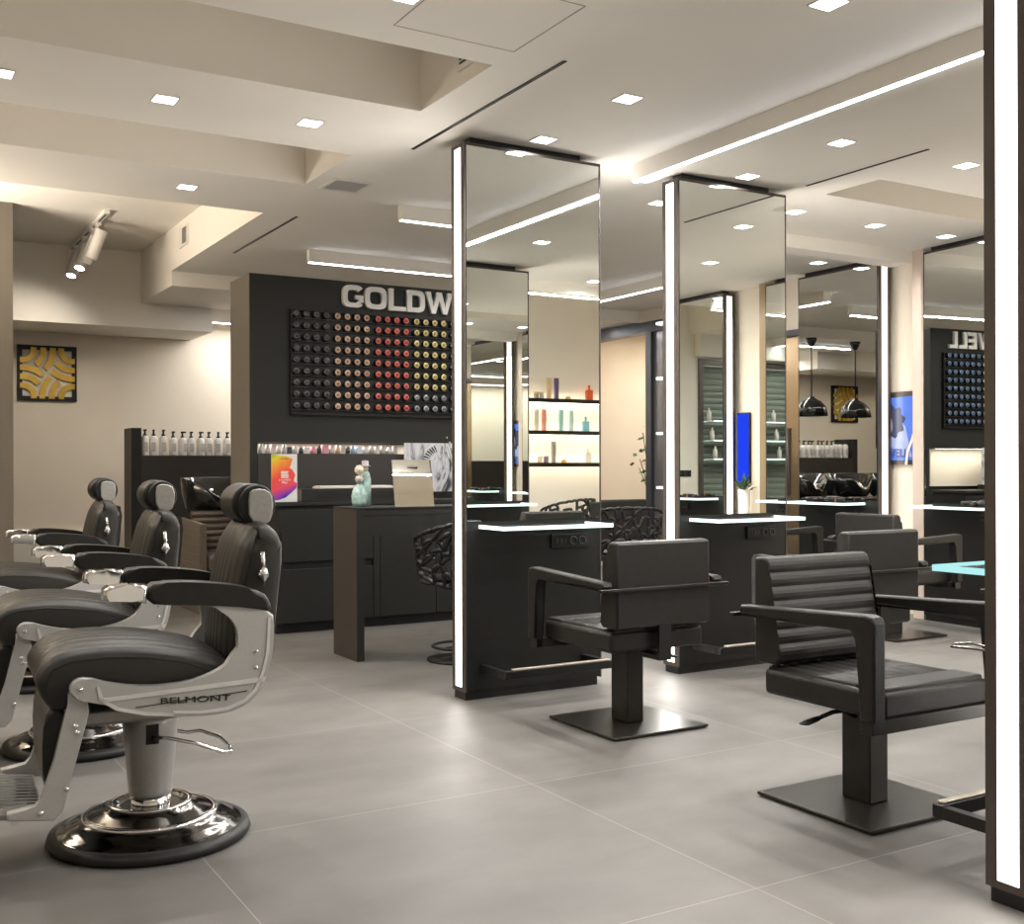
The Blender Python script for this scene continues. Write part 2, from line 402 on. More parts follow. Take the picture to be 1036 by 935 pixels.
# ------------------------------------------------------------------ ceiling fittings
def sq_light(x, y, label, grp, z=CZ):
    t = thing('ceiling_downlight', label, 'light', (x, y, z), 0, grp)
    obj('diffuser', MB().box(-.048, .048, -.048, .048, -.004, 0), M['led'], t)
    mb = MB()
    for a in (-1, 1):
        mb.box(a*.048, a*.054, -.054, .054, -.005, 0); mb.box(-.048, .048, a*.048, a*.054, -.005, 0)
    obj('trim_ring', mb, M['white_paint'], t)
    area('downlight_lamp', (x, y, z-.006),   .09, .09, 7.8, (1, .96, .91), spread=R(150))
GR = 'square downlights in the ceiling'
spots = [(2.97, 2.80, 'square downlight at the top edge of the picture, above the nearest styling chair'),
 (2.96, 3.98, 'square downlight over the middle aisle, between the long light line and the long slot'),
 (2.966, 4.69, 'square downlight just in front of the top of the left mirror panel'),
 (1.65, 3.50, 'square downlight half cut by the top edge, beside the ceiling hatch'),
 (.512, 5.03, 'square downlight cut by the left edge of the picture'),
 (1.182, 5.022, 'left one of the two downlights between the ceiling wells'),
 (1.86, 5.02, 'right one of the two downlights between the ceiling wells'),
 (1.66, 6.52, 'square downlight behind the second ceiling well, above the track lights'),
 (4.30, 3.973, 'square downlight right of the long light line, above the right chair'),
 (4.338, 4.70, 'square downlight just in front of the top of the second mirror panel'),
 (5.215, 3.93, 'square downlight above the right wall mirror, nearest the tall strip light'),
 (4.294, 5.446, 'square downlight left of the second mirror panel, partly behind it'),
 (5.206, 5.20, 'square downlight just right of the second mirror panel'),
 (5.972, 5.222, 'square downlight in the middle of the row before the wall mirrors'),
 (6.695, 5.213, 'square downlight directly above the right wall mirror'),
 (6.66, 6.40, 'square downlight directly above the left wall mirror')]
for x, y, lb in spots: sq_light(x, y, lb, GR)
for x, y, lb in [(4.30, 2.80, 'downlight seen only in the mirrors, right of the light line'), (5.9, 2.8, 'downlight reflected in the wall mirrors, second from the light line'),
                 (6.6, 1.4, 'downlight reflected high in the second mirror panel'), (4.3, 1.3, 'downlight reflected low in the first mirror panel'),
                 (5.6, 1.6, 'downlight reflected beside the reflected light line'), (4.3, 7.0, 'downlight above the reception desk'), (6.66, 3.6, 'downlight reflected above the station mirror'),
                 (1.0, 1.2, 'downlight above the camera side of the room'), (2.97, 1.2, 'downlight in front of the nearest mirror panel'), (-1.2, 5.0, 'downlight left outside the picture'), (-1.2, 2.2, 'downlight left of the barber chairs'),
                 (5.3, 8.9, 'downlight over the wash area'), (8.3, 9.4, 'downlight in the corridor beyond the doorway')]:
    sq_light(x, y, lb, GR)

def light_line(name, x0, x1, y0, y1, label, power, hgt=.095, z=CZ-.0005):
    t = thing('linear_light', label, 'light', ((x0+x1)/2, (y0+y1)/2, z), 0, 'linear lights on the ceiling')
    a, b = (x1-x0)/2, (y1-y0)/2
    obj('housing', MB().box(-a, a, -b, b, -hgt, 0), M['ceiling'], t)
    if x1-x0 > y1-y0:
        obj('diffuser', MB().box(-a, a, -b-.001, -b+.022, -hgt-.006, -hgt), M['led_line'], t)
        area('linear_lamp', ((x0+x1)/2, y0+.017, z-hgt-.009), x1-x0, .03, power, (1, .97, .92))
    else:
        obj('diffuser', MB().box(-a-.001, -a+.022, -b, b, -hgt-.006, -hgt), M['led_line'], t)
        area('linear_lamp', (x0+.017, (y0+y1)/2, z-hgt-.009), .03, y1-y0, power, (1, .97, .92))
light_line('a', 3.622, 3.72, -.9, 4.82, 'long light line on the ceiling running towards the second mirror panel', 42)
light_line('b', 2.925, 4.3, 6.29, 6.34, 'short light line left of the first mirror panel, nearer one', 6)
light_line('c', 2.925, 5.1, 7.92, 7.97, 'light line directly above the raised white letters', 7)
light_line('d', 5.96, 6.05, 7.4, 8.8, 'light line seen in the gap between the two mirror panels', 9)
light_line('e', 4.9, 6.6, 1.28, 1.38, 'light line reflected above the lit niche shelves', 14)
light_line('f', 3.0, 6.9, 9.85, 9.95, 'light line behind the display wall, upper of the two short glimpses', 18, hgt=.03, z=2.677)
light_line('g', 3.0, 6.9, 10.9, 11.0, 'light line on the far wall behind the display wall, lower glimpse', 24, hgt=.2)

def slot(x, y0, y1, label):
    obj('slot_diffuser', MB().box(-.009, .009, -(y1-y0)/2, (y1-y0)/2, -.003, 0), M['rubber'], None, label, 'air vent', 'black slots in the ceiling', loc=(x, (y0+y1)/2, CZ))
slot(2.47, 3.74, 5.17, 'long black slot in the ceiling left of the first mirror panel')
slot(2.475, 6.93, 8.34, 'black ceiling slot above the left end of the display wall')
slot(4.785, 3.83, 4.69, 'black ceiling slot above the second mirror panel, right of the light line')
t = thing('ceiling_vent', 'flush square air grille in the ceiling right of the second well', 'vent', (2.45, 6.03, CZ))
mb = MB()
for a in (-1, 1):
    mb.box(min(a*.1, a*.12), max(a*.1, a*.12), -.13, .13, -.008, 0); mb.box(-.1, .1, min(a*.11, a*.13), max(a*.11, a*.13), -.008, 0)
obj('frame', mb, M['white_paint'], t)
mb = MB()
for k in range(9): mb.box(-.1, .1, -.105+k*.024, -.093+k*.024, -.006, -.001)
obj('slats', mb, mat('vent_grey', (.42, .41, .39), .6), t)
t = thing('access_panel', 'square access hatch outlined in the ceiling at the top of the picture', 'hatch', (1.98, 3.51, CZ))
mb = MB()
for a in (-1, 1):
    mb.box(a*.26-.0016, a*.26+.0016, -.25, .25, -.0015, 0); mb.box(-.26, .26, a*.25-.0016, a*.25+.0016, -.0015, 0)
obj('joint', mb, mat('joint_shadow', (.38, .35, .30), .9), t)
obj('hatch_panel', MB().box(-.255, .255, -.245, .245, -.001, 0), M['ceiling'], t)

def wall_grille(x, y0, y1, z0, z1, label, dark=False):
    t = thing('air_grille', label, 'vent', (x, (y0+y1)/2, z0))
    w = (y1-y0)/2; h = z1-z0; mb = MB()
    mb.box(-.012, 0, -w, w, 0, h)
    obj('plate', mb, M['white_paint'], t)
    mb = MB(); n = 7
    for k in range(n): mb.box(-.016, -.0121, -w*.78, w*.1 if not dark else w*.78, h*(.14+.78*k/n), h*(.14+.78*(k+.55)/n))
    obj('slots', mb, M['grille'], t)
wall_grille(2.25, 8.79, 9.07, 2.93, 3.09, 'small white grille high on the pale wall right of the track lights')
wall_grille(2.24, 3.98, 4.22, 2.86, 3.02, 'dark slotted grille inside the nearest ceiling well', True)

# track light
t = thing('track_light', 'white ceiling track with four white cylinder spotlights', 'light', (1.655, 8.9, HZ))
obj('track', MB().box(-.02, .02, 0, 2.0, -.03, 0), M['white_paint'], t)
obj('slot', MB().box(-.006, .006, .05, 1.95, -.032, -.03), M['grille'], t)
for k, yy in enumerate((.38, .62, 1.0, 1.42)):
    h = obj('spot_head', MB().lathe([(0, .12), (.044, .12), (.046, .11), (.046, -.12), (.040, -.125), (.038, -.10), (0, -.10)], 20), M['white_paint'], t)
    h.location = (-.01, yy, -.20); h.rotation_euler = (R(12 if k < 2 else -22), R(18), 0)
    e = obj('lens', MB().lathe([(0, -.118), (.039, -.118), (.039, -.108), (0, -.108)], 20), M['spot_led'], h)
    obj('spot_arm', MB().tube([(0, yy, -.03), (0, yy, -.07)], .01).box(-.018, .018, yy-.04, yy+.04, -.055, -.03), M['white_paint'], t)
l = bpy.data.lights.new('track_spot', 'SPOT'); l.energy = 8; l.spot_size = R(110); l.spot_blend = .8; l.color = (1, .88, .72); l.shadow_soft_size = .05
for yy in (9.25, 9.5, 9.75):
    o = bpy.data.objects.new('track_spot', l); COL.objects.link(o); o.location = (1.50, yy, 2.80); o.rotation_euler = (R(35), R(20), 0)

# ------------------------------------------------------------------ mirror stations
W, D, H0 = .82, .137, 2.765
def mirror_panel(x, y, label, grp='freestanding double-sided mirror panels', rz=0, D=D, front=True, back=True, power=8.5, W=W, ends=(1, 1)):
    """x,y = front left bottom corner (local +x along width, front faces -y)"""
    t = thing('mirror_panel', label, 'mirror', (x, y, 0), rz, grp)
    obj('plinth', MB().box(.006, W-.02, .012, D-.012, 0, .045), M['steel_black'], t)
    obj('body', MB().box(.004, W-.004, .003, D-.003, .045, H0-.006), M['panel'], t)
    mb = MB(); f = .008
    for yy in (0, D):
        y0, y1 = (yy, yy+.012) if yy == 0 else (yy-.012, yy)
        mb.box(-f*0, f, y0, y1, .04, H0); mb.box(W-f, W, y0, y1, .04, H0); mb.box(f, W-f, y0, y1, H0-.014, H0)
    for xx in (0, W):
        x0, x1 = (xx, xx+.006) if xx == 0 else (xx-.006, xx)
        mb.box(x0, x1, .012, .038, .04, H0); mb.box(x0, x1, D-.036, D-.012, .04, H0)
        mb.box(x0, x1, .038, D-.036, H0-.02, H0); mb.box(x0, x1, .038, D-.036, .04, .062)
    obj('frame', mb, M['frame'], t)
    obj('ceiling_mount', MB().box(.05, W-.11, .03, D-.03, H0, CZ), M['steel_black'], t)
    if front: obj('mirror', MB().box(.012, W-.012, -.001, .004, .885, H0-.016), M['mirror'], t)
    if back: obj('mirror', MB().box(.012, W-.012, D-.004, D+.001, .885, H0-.016), M['mirror'], t)
    for k, xx in enumerate((-.001, W-.004)):
        if ends[k]: obj('light_strip', MB().box(xx, xx+.005, .038, D-.036, .062, H0-.02), M['strip'] if back else M['strip_soft'], t)
    mw = Matrix.Translation((x, y, 0)) @ Matrix.Rotation(rz, 4, 'Z')
    for k, (xx, sg) in enumerate(((-.004, -1), (W+.004, 1))):
        if not ends[k]: continue
        p = mw @ Vector((xx, D/2, 1.33))
        o = area('strip_lamp', p, 2.42, D-.074, power, (1, .955, .90))
        o.rotation_mode = 'QUATERNION'
        dirv = (mw.to_3x3() @ Vector((sg, 0, 0)))
        m3 = Matrix((Vector((0, 0, 1)), (-dirv).cross(Vector((0, 0, 1))), -dirv)).transposed()
        o.rotation_quaternion = m3.to_quaternion()
    return t
def foot_rest(mw, label):
    t = thing('foot_rest', label, 'foot rest'); t.matrix_world = mw
    mb = MB()
    for xx in (.085, .705): mb.box(xx, xx+.035, -.25, .0, .135, .175)
    obj('bracket', MB().box(.085, .115, -.215, -.001, .137, .172), M['steel_black'], t)
    obj('bracket', MB().box(.690, .720, -.215, -.001, .137, .172), M['steel_black'], t)
    obj('bar', MB().box(.085, .720, -.25, -.215, .135, .175, bev=.003), M['steel_black'], t)
    obj('tread', MB().box(.13, .70, -.247, -.222, .175, .182, bev=.002), mat('pale_tread', (.55, .48, .40), .3, metal=.3), t)
    return t
def glass_shelf(mw, label, em='shelf_led'):
    t = thing('glass_shelf', label, 'shelf'); t.matrix_world = mw
    obj('glass_plate', MB().box(.085, .715, -.235, -.001, .853, .863), M['glass'], t)
    mb = MB(); mb.box(.085, .715, -.245, -.235, .850, .868); mb.box(.077, .085, -.245, -.001, .850, .868); mb.box(.715, .723, -.245, -.001, .850, .868)
    obj('lit_edge', mb, M[em], t)
    return t
def socket(mw, label):
    t = thing('power_socket', label, 'socket'); t.matrix_world = mw
    obj('plate', MB().box(.50, .725, -.010, -.0005, .735, .808, bev=.003), M['panel'], t)
    mb = MB()
    for xx in (.635, .69): mb.lathe([(.016, -.0105), (.024, -.0105), (.024, -.014), (.016, -.014), (.016, -.0105)], 18, c=(xx, 0, .772), axis='y')
    obj('socket_ring', mb, mat('socket_grey', (.03, .03, .03), .4), t)
    mb = MB()
    for xx in (.53, .555, .58): mb.box(xx, xx+.012, -.012, -.0101, .76, .784)
    obj('switches', mb, mat('socket_grey2', (.04, .04, .04), .4), t)
    return t
def fit(mw, who, shelf=True, foot=True, sock=True):
    if shelf: glass_shelf(mw, 'lit glass shelf '+who, 'teal_led' if 'back of the nearest' in who else 'shelf_led')
    if foot: foot_rest(mw, 'black foot rest with pale tread '+who)
    if sock: socket(mw, 'black power socket plate '+who)
def MW(x, y, rz): return Matrix.Translation((x, y, 0)) @ Matrix.Rotation(rz, 4, 'Z')
PY = 4.814
mirror_panel(2.58, PY, 'tall mirror panel with lit edge in the middle of the room, left of two')
fit(MW(2.58, PY, 0), 'on the front of the left mirror panel')
mirror_panel(3.925, PY, 'tall mirror panel with lit edge right of the lace-backed chair, second of two')
fit(MW(3.925, PY, 0), 'on the front of the second mirror panel')
mirror_panel(2.580, 1.753, 'nearest mirror panel, its bright strip light filling the right edge')
fit(MW(2.580+W, 1.753+D, PI), 'on the back of the nearest mirror panel', sock=False)
mirror_panel(3.925, 1.753, 'mirror panel outside the right edge, seen reflected in the left mirror')
fit(MW(3.925+W, 1.753+D, PI), 'on the back of the reflected mirror panel', sock=False)
# wall stations face -X (width runs along -y when rotated -90 deg)
def wall_station(yhi, label, name_, w=.86, foot=True, tw=0):
    mirror_panel(6.91, yhi, label, 'mirror stations along the right wall', rz=-PI/2-tw, D=.14, back=False, power=.9, W=w)
    fit(MW(6.91, yhi, -PI/2-tw), name_, foot=foot)
wall_station(6.87, 'wall mirror with lit right edge reflecting pendant lamps and gold artwork', 'on the left wall mirror')
wall_station(5.585, 'wall mirror at the right reflecting the rack of colour cans', 'on the right wall mirror', tw=R(4))
wall_station(3.22, 'wall mirror station reflected beside the bronze post', 'on the reflected wall station by the bronze post', foot=False)
wall_station(1.81, 'wall mirror station reflected low in the second mirror panel', 'on the farthest reflected wall station', foot=False)
# display shelves on the back of panel 2
for k, z in enumerate((1.03, 1.345, 1.665, 1.985)):
    nm = ('lowest', 'second lowest', 'second highest', 'highest')[k]
    t = thing('display_shelf', 'short lit glass shelf behind the second mirror panel, %s of four' % nm, 'shelf', (4.01, PY+D+.001, z), 0, 'glass shelves behind the second panel')
    obj('glass_plate', MB().box(0, .70, 0, .16, 0, .009), M['glass'], t)
    mb = MB(); mb.box(-.006, 0, 0, .16, -.002, .012); mb.box(0, .70, .16, .166, -.002, .012)
    obj('lit_edge', mb, M['shelf_led'], t)
for k, (xx, z, c) in enumerate(((4.06, 1.674, (.6, .6, .62)), (4.10, 1.354, (.8, .25, .08)))):
    obj('product_bottle', MB().lathe([(0, 0), (.02, 0), (.02, .09), (.01, .1), (.01, .13), (0, .13)], 14, c=(xx, PY+D+.09, z)), mat('prod%d' % k, c, .3), None,
        ('grey' if k == 0 else 'orange')+' bottle on a glass shelf behind the second mirror panel', 'bottle')

# hair tools on the wall station shelves
def hair_tool(x, y, rz, label, kind):
    t = thing('hair_clipper' if kind == 0 else 'hair_dryer', label, 'hair tool', (x, y, .869), rz)
    if kind == 0:
        obj('body', MB().box(-.08, .06, -.02, .02, 0, .034, bev=.01), M['steel_black'], t)
        obj('blade', MB().box(.06, .09, -.018, .018, .006, .028), M['chrome'], t)
        obj('ring', MB().box(-.02, -.005, -.0215, .0215, 0, .0355), mat('copper', (.6, .22, .08), .3, metal=.8), t)
    else:
        obj('barrel', MB().lathe([(0, -.09), (.017, -.09), (.021, -.04), (.020, .04), (.014, .09), (0, .09)], 18, c=(0, 0, .0215), axis='x'), M['steel_black'], t)
        obj('handle', MB().tube([(-.03, 0, .03), (-.05, .06, .018), (-.06, .11, .014)], .012), M['steel_black'], t)
    obj('cord', MB().tube([(-.07, .0, .01), (-.12, .02, .006), (-.15, 0, .004)], .0035, 6), M['rubber'], t)
hair_tool(6.80, 6.35, PI/2, 'hair clipper with copper ring on the left wall shelf', 0)
hair_tool(6.80, 6.58, PI/2+.2, 'black hair dryer on the left wall shelf', 1)
hair_tool(6.80, 5.08, PI/2, 'black hair dryer on the right wall shelf', 1)
hair_tool(6.80, 2.8, PI/2, 'hair dryer on the reflected wall station shelf', 1)
hair_tool(6.80, 1.45, PI/2, 'hair clipper on the farthest reflected wall shelf', 0)
t = thing('tool_holder', 'thin wire tool holder on the back of the nearest mirror panel', 'holder', (2.80, 1.753+D, .62))
obj('wire_loop', MB().tube([(0, .001, 0), (0, .2, 0), (-.02, .26, 0), (.03, .29, 0), (.08, .26, 0), (.06, .2, 0), (.06, .001, 0)], .004, 6), M['chrome_dark'], t)
obj('mount', MB().box(-.02, .08, .0005, .008, -.02, .03), M['steel_black'], t)

# ------------------------------------------------------------------ salon chair (faces local +y)
def salon_chair(label, loc, rz):
    t = thing('styling_chair', label, 'chair', loc, rz, 'black styling chairs')
    obj('base_plate', MB().box(-.255, .255, -.255, .255, .004, .016, bev=.003), M['base_steel'], t)
    obj('column', MB().box(-.044, .044, -.062, .062, .016, .345, bev=.004), M['base_steel'], t)
    mb = MB(); mb.box(-.15, .15, -.13, .2, .345, .362); mb.box(-.032, .032, -.275, -.13, .325, .345); mb.box(-.032, .032, -.275, -.262, .325, .48); mb.box(-.032, .032, -.275, -.18, .468, .476)
    obj('seat_bracket', mb, M['steel_black'], t)
    # seat cushion with channels along depth
    obj('seat', MB().box(-.252, .252, -.225, .30, .363, .452, bev=.018, seg=3), M['leather2'], t)
    n = 8; pts = []
    for k in range(n):
        x0 = -.235+k*.47/n; w = .47/n
        for q in range(5):
            a = q/4; pts.append((x0+w*a*.999, .453+.010*math.sin(PI*(.06+.88*a))))
    pts += [(.235, .44), (-.235, .44)]
    c = obj('seat_quilting', MB().prism(pts, -.215, .17, 'y', smooth=True, bev=0), M['leather2'], t)
    obj('seat_front_pad', MB().box(-.238, .238, .172, .288, .44, .464, bev=.008, seg=2), M['leather2'], t)
    # backrest: wedge, quilted front
    pts = [(-.27, .475), (-.27, .825), (-.262, .835), (-.222, .838)]
    m_ = 7; A = Vector((-.212, .832)); B = Vector((-.150, .492)); nrm = Vector((.984, .18))
    for k in range(m_):
        for q in range(5):
            a = (k+q/4*.998)/m_; p = A.lerp(B, a)+nrm*(.009*math.sin(PI*(.05+.9*q/4)))
            pts.append((p.x, p.y))
    pts += [(-.150, .485), (-.165, .470), (-.255, .468)]
    obj('backrest', MB().prism(pts, -.253, .253, 'x', smooth=False, bev=.010, seg=2), M['leather2'], t)
    obj('back_rail', MB().box(-.345, .345, -.294, -.270, .632, .646, bev=.003), M['base_steel'], t)
    for sx in (-1, 1):
        x0, x1 = sorted((sx*.272, sx*.326))
        af = obj('arm_frame', MB().prism([(-.29, .632), (.312, .655), (.312, .335), (.262, .335), (.262, .645), (-.29, .642)][::1], x0+.012, x1-.012, 'x'), M['steel_black'], t)
        pts = [(-.262, .643), (-.272, .655), (-.262, .672), (.29, .698), (.316, .692), (.326, .672), (.326, .372), (.268, .372), (.262, .62), (.24, .655)]
        obj('arm_pad', MB().prism(pts, x0, x1, 'x', bev=.008, seg=2), M['leather'], t)
    obj('front_rail', MB().box(-.315, .315, .262, .312, .33, .372, bev=.002), M['base_steel'], t)
    lv = obj('pump_lever', MB().tube([(.04, 0, .30), (.09, -.01, .325), (.13, -.02, .322), (.17, -.035, .308)], .008, 8), M['steel_black'], t)
    obj('paddle', MB().tube([(.16, -.032, .311), (.19, -.042, .300), (.225, -.052, .290), (.245, -.058, .288)], [.01, .02, .022, .008], 10, flat=.35), M['steel_black'], lv)
    obj('care_tag', MB().box(.2535, .2565, -.262, -.25, .64, .665), mat('red_tag', (.45, .06, .04), .6), t)
    return t
c1 = salon_chair('black styling chair seen from behind, facing the left mirror panel', (2.98, 4.02, 0), 0)
dup(c1, (2.968, 2.645, 0), PI, 'large quilted black styling chair at the right, turned towards the camera')
dup(c1, (4.352, 4.02, 0), 0, 'black styling chair behind the quilted one, facing the second mirror panel')
dup(c1, (6.10, 5.20, 0), -PI/2, 'black styling chair facing the right wall mirror, its arm showing in front')
dup(c1, (6.10, 6.45, 0), -PI/2, 'black styling chair half hidden behind the second mirror panel, only its arm visible')
dup(c1, (4.33, 2.65, 0), PI, 'black styling chair seen only in the left mirror')
dup(c1, (6.10, 1.45, 0), -PI/2, 'black styling chair reflected low in the second mirror panel')

# ------------------------------------------------------------------ barber chair (local +x forward, +y chair's near side)
def stitched(name, base):
    m = mat(name, base, .45, var=.08, bump=0)
    nt = m.node_tree; p = [x for x in nt.nodes if x.type == 'BSDF_PRINCIPLED'][0]
    tc = nt.nodes.new('ShaderNodeTexCoord'); wv = nt.nodes.new('ShaderNodeTexWave')
    wv.wave_type = 'BANDS'; wv.bands_direction = 'Y'; wv.inputs['Scale'].default_value = 7.; wv.inputs['Distortion'].default_value = 0
    nt.links.new(tc.outputs['Object'], wv.inputs['Vector'])
    b = nt.nodes.new('ShaderNodeBump'); b.inputs['Strength'].default_value = .30; b.inputs['Distance'].default_value = .006
    p.inputs['Specular IOR Level'].default_value = .28
    nt.links.new(wv.outputs['Fac'], b.inputs['Height']); nt.links.new(b.outputs[0], p.inputs['Normal'])
    return m
M['stitched'] = stitched('channelled_black_vinyl', (.024, .0225, .0195))
def smooth_poly(pts, it=2):
    for _ in range(it):
        q = []
        for k in range(len(pts)):
            a, b = pts[k], pts[(k+1) % len(pts)]
            q.append((a[0]*.75+b[0]*.25, a[1]*.75+b[1]*.25)); q.append((a[0]*.25+b[0]*.75, a[1]*.25+b[1]*.75))
        pts = q
    return pts
def barber_chair(label, loc, rz):
    t = thing('barber_chair', label, 'barber chair', loc, rz, 'row of three barber chairs')
    obj('rubber_foot', MB().lathe([(.20, .002), (.298, .002), (.306, .014), (.300, .030), (.278, .038), (.20, .03)], 64), M['rubber'], t)
    obj('base_disc', MB().lathe([(.280, .036), (.272, .040), (.262, .042), (.252, .050), (.225, .062), (.200, .070), (.195, .078), (.180, .080), (.150, .090), (.128, .098), (.124, .106), (.112, .108), (.105, .101), (.085, .101), (0, .101)], 64), M['chrome_dark'], t)
    obj('chrome_ring', MB().lathe([(.201, .068), (.204, .075), (.198, .081), (.190, .079)], 64).lathe([(.118, .104), (.126, .107), (.124, .112), (.114, .111)], 64).lathe([(.060, .10), (.062, .132), (0, .132)], 40), M['chrome'], t)
    obj('column', MB().lathe([(0, .13), (.063, .13), (.066, .14), (.084, .36), (.086, .385), (.07, .39), (0, .39)], 40), M['column_grey'], t)
    obj('under_frame', MB().box(-.12, .20, -.17, .17, .395, .43, bev=.01).box(-.16, .24, -.235, .235, .415, .45, bev=.005), M['silver_sat'], t)
    outline = [(.258, .515), (.235, .500), (.205, .492), (.158, .478), (.09, .450), (0, .430), (-.10, .420), (-.18, .424), (-.235, .442), (-.275, .475), (-.30, .53), (-.314, .60), (-.318, .66), (-.315, .722),
               (-.22, .738), (-.10, .748), (-.135, .742), (-.175, .725), (-.203, .695), (-.216, .66), (-.214, .625), (-.197, .588), (-.165, .560), (-.12, .540), (-.06, .525), (.02, .521), (.09, .527), (.158, .542), (.215, .563), (.245, .560), (.262, .540)]
    for sy in (-1, 1):
        y0, y1 = sorted((sy*.262, sy*.296))
        sp = obj('side_panel', MB().prism(smooth_poly(outline, 1), y0, y1, 'y', bev=.006, seg=2), M['silver'], t)
        yo = sy*.296; ya, yb = sorted((yo, yo+sy*.004))
        tr = MB().prism([(.185, .500), (.175, .490), (-.285, .508), (-.292, .522)], ya, yb, 'y')
        tr.prism([(.190, .535), (.182, .535), (.172, .500), (.13, .470), (.06, .450), (-.02, .438), (-.02, .431), (.06, .441), (.14, .464), (.182, .495)], ya, yb, 'y')
        tr.prism([(-.02, .438), (-.10, .430), (-.175, .432), (-.23, .452), (-.265, .485), (-.288, .54), (-.302, .60), (-.306, .70), (-.298, .70), (-.293, .60), (-.279, .54), (-.256, .490), (-.222, .460), (-.17, .441), (-.10, .438), (-.02, .446)][::-1], ya, yb, 'y')
        obj('trim_rib', tr, mat('bright_silver', (.66, .65, .64), .35, metal=.4), sp)
        for (f_, z_) in ((-.262, .60), (-.262, .553), (.232, .531)): obj('bolt', MB().lathe([(0, sy*.302), (.006, sy*.301), (.008, sy*.296)], 12, c=(f_, 0, z_), axis='y'), M['chrome'], sp)
        me = text_mesh('BELMONT', M['rubber'], -.10, .10, -.009, .009, 0, .003, 0)
        lt = obj('lettering', me, None, sp); 
        lt.location = (-.085, sy*.297, .474); lt.rotation_euler = (0, 0, PI if sy > 0 else 0); lt.rotation_euler[1] = R(2.5)*sy*1
        obj('script_line', MB().prism([(.085, .4675), (.085, .4645), (-.235, .483), (-.235, .486)], ya, yb-.001 if sy > 0 else yb, 'y'), M['chrome_dark'], sp)
        # arm
        y0, y1 = sorted((sy*.222, sy*.305))
        pts = smooth_poly([(.052, .760), (.052, .818), (-.02, .822), (-.12, .815), (-.22, .800), (-.285, .778), (-.305, .750), (-.312, .716), (-.25, .733), (-.12, .748), (-.02, .754)], 1)
        a = obj('arm_pad', MB().prism(pts, y0, y1, 'y', bev=.014, seg=3), M['leather'], t)
        obj('arm_tip', MB().prism([(.055, .762), (.05, .815), (.10, .819), (.155, .817), (.170, .808), (.172, .778), (.155, .774), (.09, .770)], y0+.004, y1-.002, 'y', bev=.010, seg=3), M['chrome'], a)
        # leg strut
        y2, y3 = sorted((sy*.235, sy*.268))
        pts = [(.262, .515), (.235, .522), (.212, .508), (.205, .462), (.240, .33), (.277, .185), (.300, .163), (.42, .178), (.42, .200), (.345, .205), (.328, .225), (.30, .33), (.262, .47)]
        s_ = obj('leg_strut', MB().prism(pts, y2, y3, 'y', bev=.005, seg=2), M['silver'], t)
        for (f_, z_) in ((.243, .425), (.238, .405), (.268, .25), (.335, .19)): obj('bolt', MB().lathe([(0, sy*.276), (.006, sy*.275), (.009, sy*.268)], 12, c=(f_, 0, z_), axis='y'), M['chrome'], s_)
    # seat
    pts = smooth_poly([(-.215, .50), (-.215, .56), (-.16, .598), (-.06, .628), (.05, .648), (.17, .655), (.25, .650), (.31, .630), (.345, .585), (.343, .53), (.318, .475), (.28, .46), (.20, .49), (0, .50)], 2)
    st = obj('seat', cushion(pts, .243, lambda x, z: (0, -.034 if z > .6 else (-.034*(z-.53)/.07 if z > .53 else 0))), M['stitched'], t)
    for sy in (-1, 1):
        obj('piping', MB().tube([(.305, sy*.236, .49), (.318, sy*.240, .54), (.302, sy*.240, .582), (.25, sy*.240, .602), (.15, sy*.240, .606), (.04, sy*.240, .596), (-.06, sy*.240, .576), (-.13, sy*.240, .548), (-.17, sy*.240, .51)], .004, 6), M['leather'], st)
    # back
    pts = smooth_poly([(-.185, .53), (-.190, .65), (-.200, .76), (-.222, .87), (-.252, .955), (-.292, .995), (-.340, .982), (-.366, .945), (-.370, .88), (-.360, .76), (-.340, .62), (-.31, .53)], 2)
    bk = obj('backrest', cushion(pts, .215, lambda x, z: (-.030 if x > -.28 else 0, -.02 if z > .93 else 0), edge=.03), M['stitched'], t)
    for sy in (-1, 1):
        obj('piping', MB().tube([(-.225, sy*.212, .56), (-.229, sy*.213, .66), (-.240, sy*.213, .79), (-.262, sy*.212, .89), (-.288, sy*.205, .955)], .004, 6), M['leather'], bk)
        lv = obj('recline_lever', MB().lathe([(0, 0), (.016, 0), (.018, .012), (.013, .032), (0, .032)], 16, c=(-.302, 0, .825), axis='y').tube([(-.302, .024, .835), (-.298, .024, .895)], .007, 10).lathe([(0, -.05), (.014, -.005), (.011, .012), (0, .012)], 14, c=(-.302, .024, .833)), M['chrome'], bk)
        lv.location = (0, sy*.210, 0)
        if sy < 0: lv.scale = (1, -1, 1)
    obj('back_shell', MB().prism([(-.345, .60), (-.372, .76), (-.384, .90), (-.376, .95), (-.368, .90), (-.360, .76)], -.17, .17, 'y'), M['leather'], bk)
    # headrest
    hd = obj('headrest', MB().prism([(-.302+.066*math.cos(a/14*PI), 1.040+.064*math.sin(a/14*PI)) for a in range(28)], -.105, .095, 'y', smooth=True, bev=.016, seg=3), M['leather'], t)
    obj('strap', MB().prism([(-.312+.058*math.cos(a/14*PI), 1.036+.064*math.sin(a/14*PI)) for a in range(28)], -.118, .118, 'y', smooth=True, bev=.006, seg=2), M['rubber'], hd)
    for sy in (-1, 1):
        y0, y1 = sorted((sy*.118, sy*.132))
        pts = smooth_poly([(-.282, .982), (-.280, 1.072), (-.300, 1.088), (-.342, 1.084), (-.360, 1.055), (-.354, .990), (-.335, .974)], 1)
        obj('end_cap', MB().prism(pts, y0, y1, 'y', bev=.004, seg=2), M['silver_sat'], hd)
    obj('neck_post', MB().tube([(-.33, -.03, .95), (-.33, -.03, 1.0)], .006).tube([(-.33, .03, .95), (-.33, .03, 1.0)], .006).box(-.345, -.31, -.05, .05, .978, .992, bev=.003), M['chrome'], t)
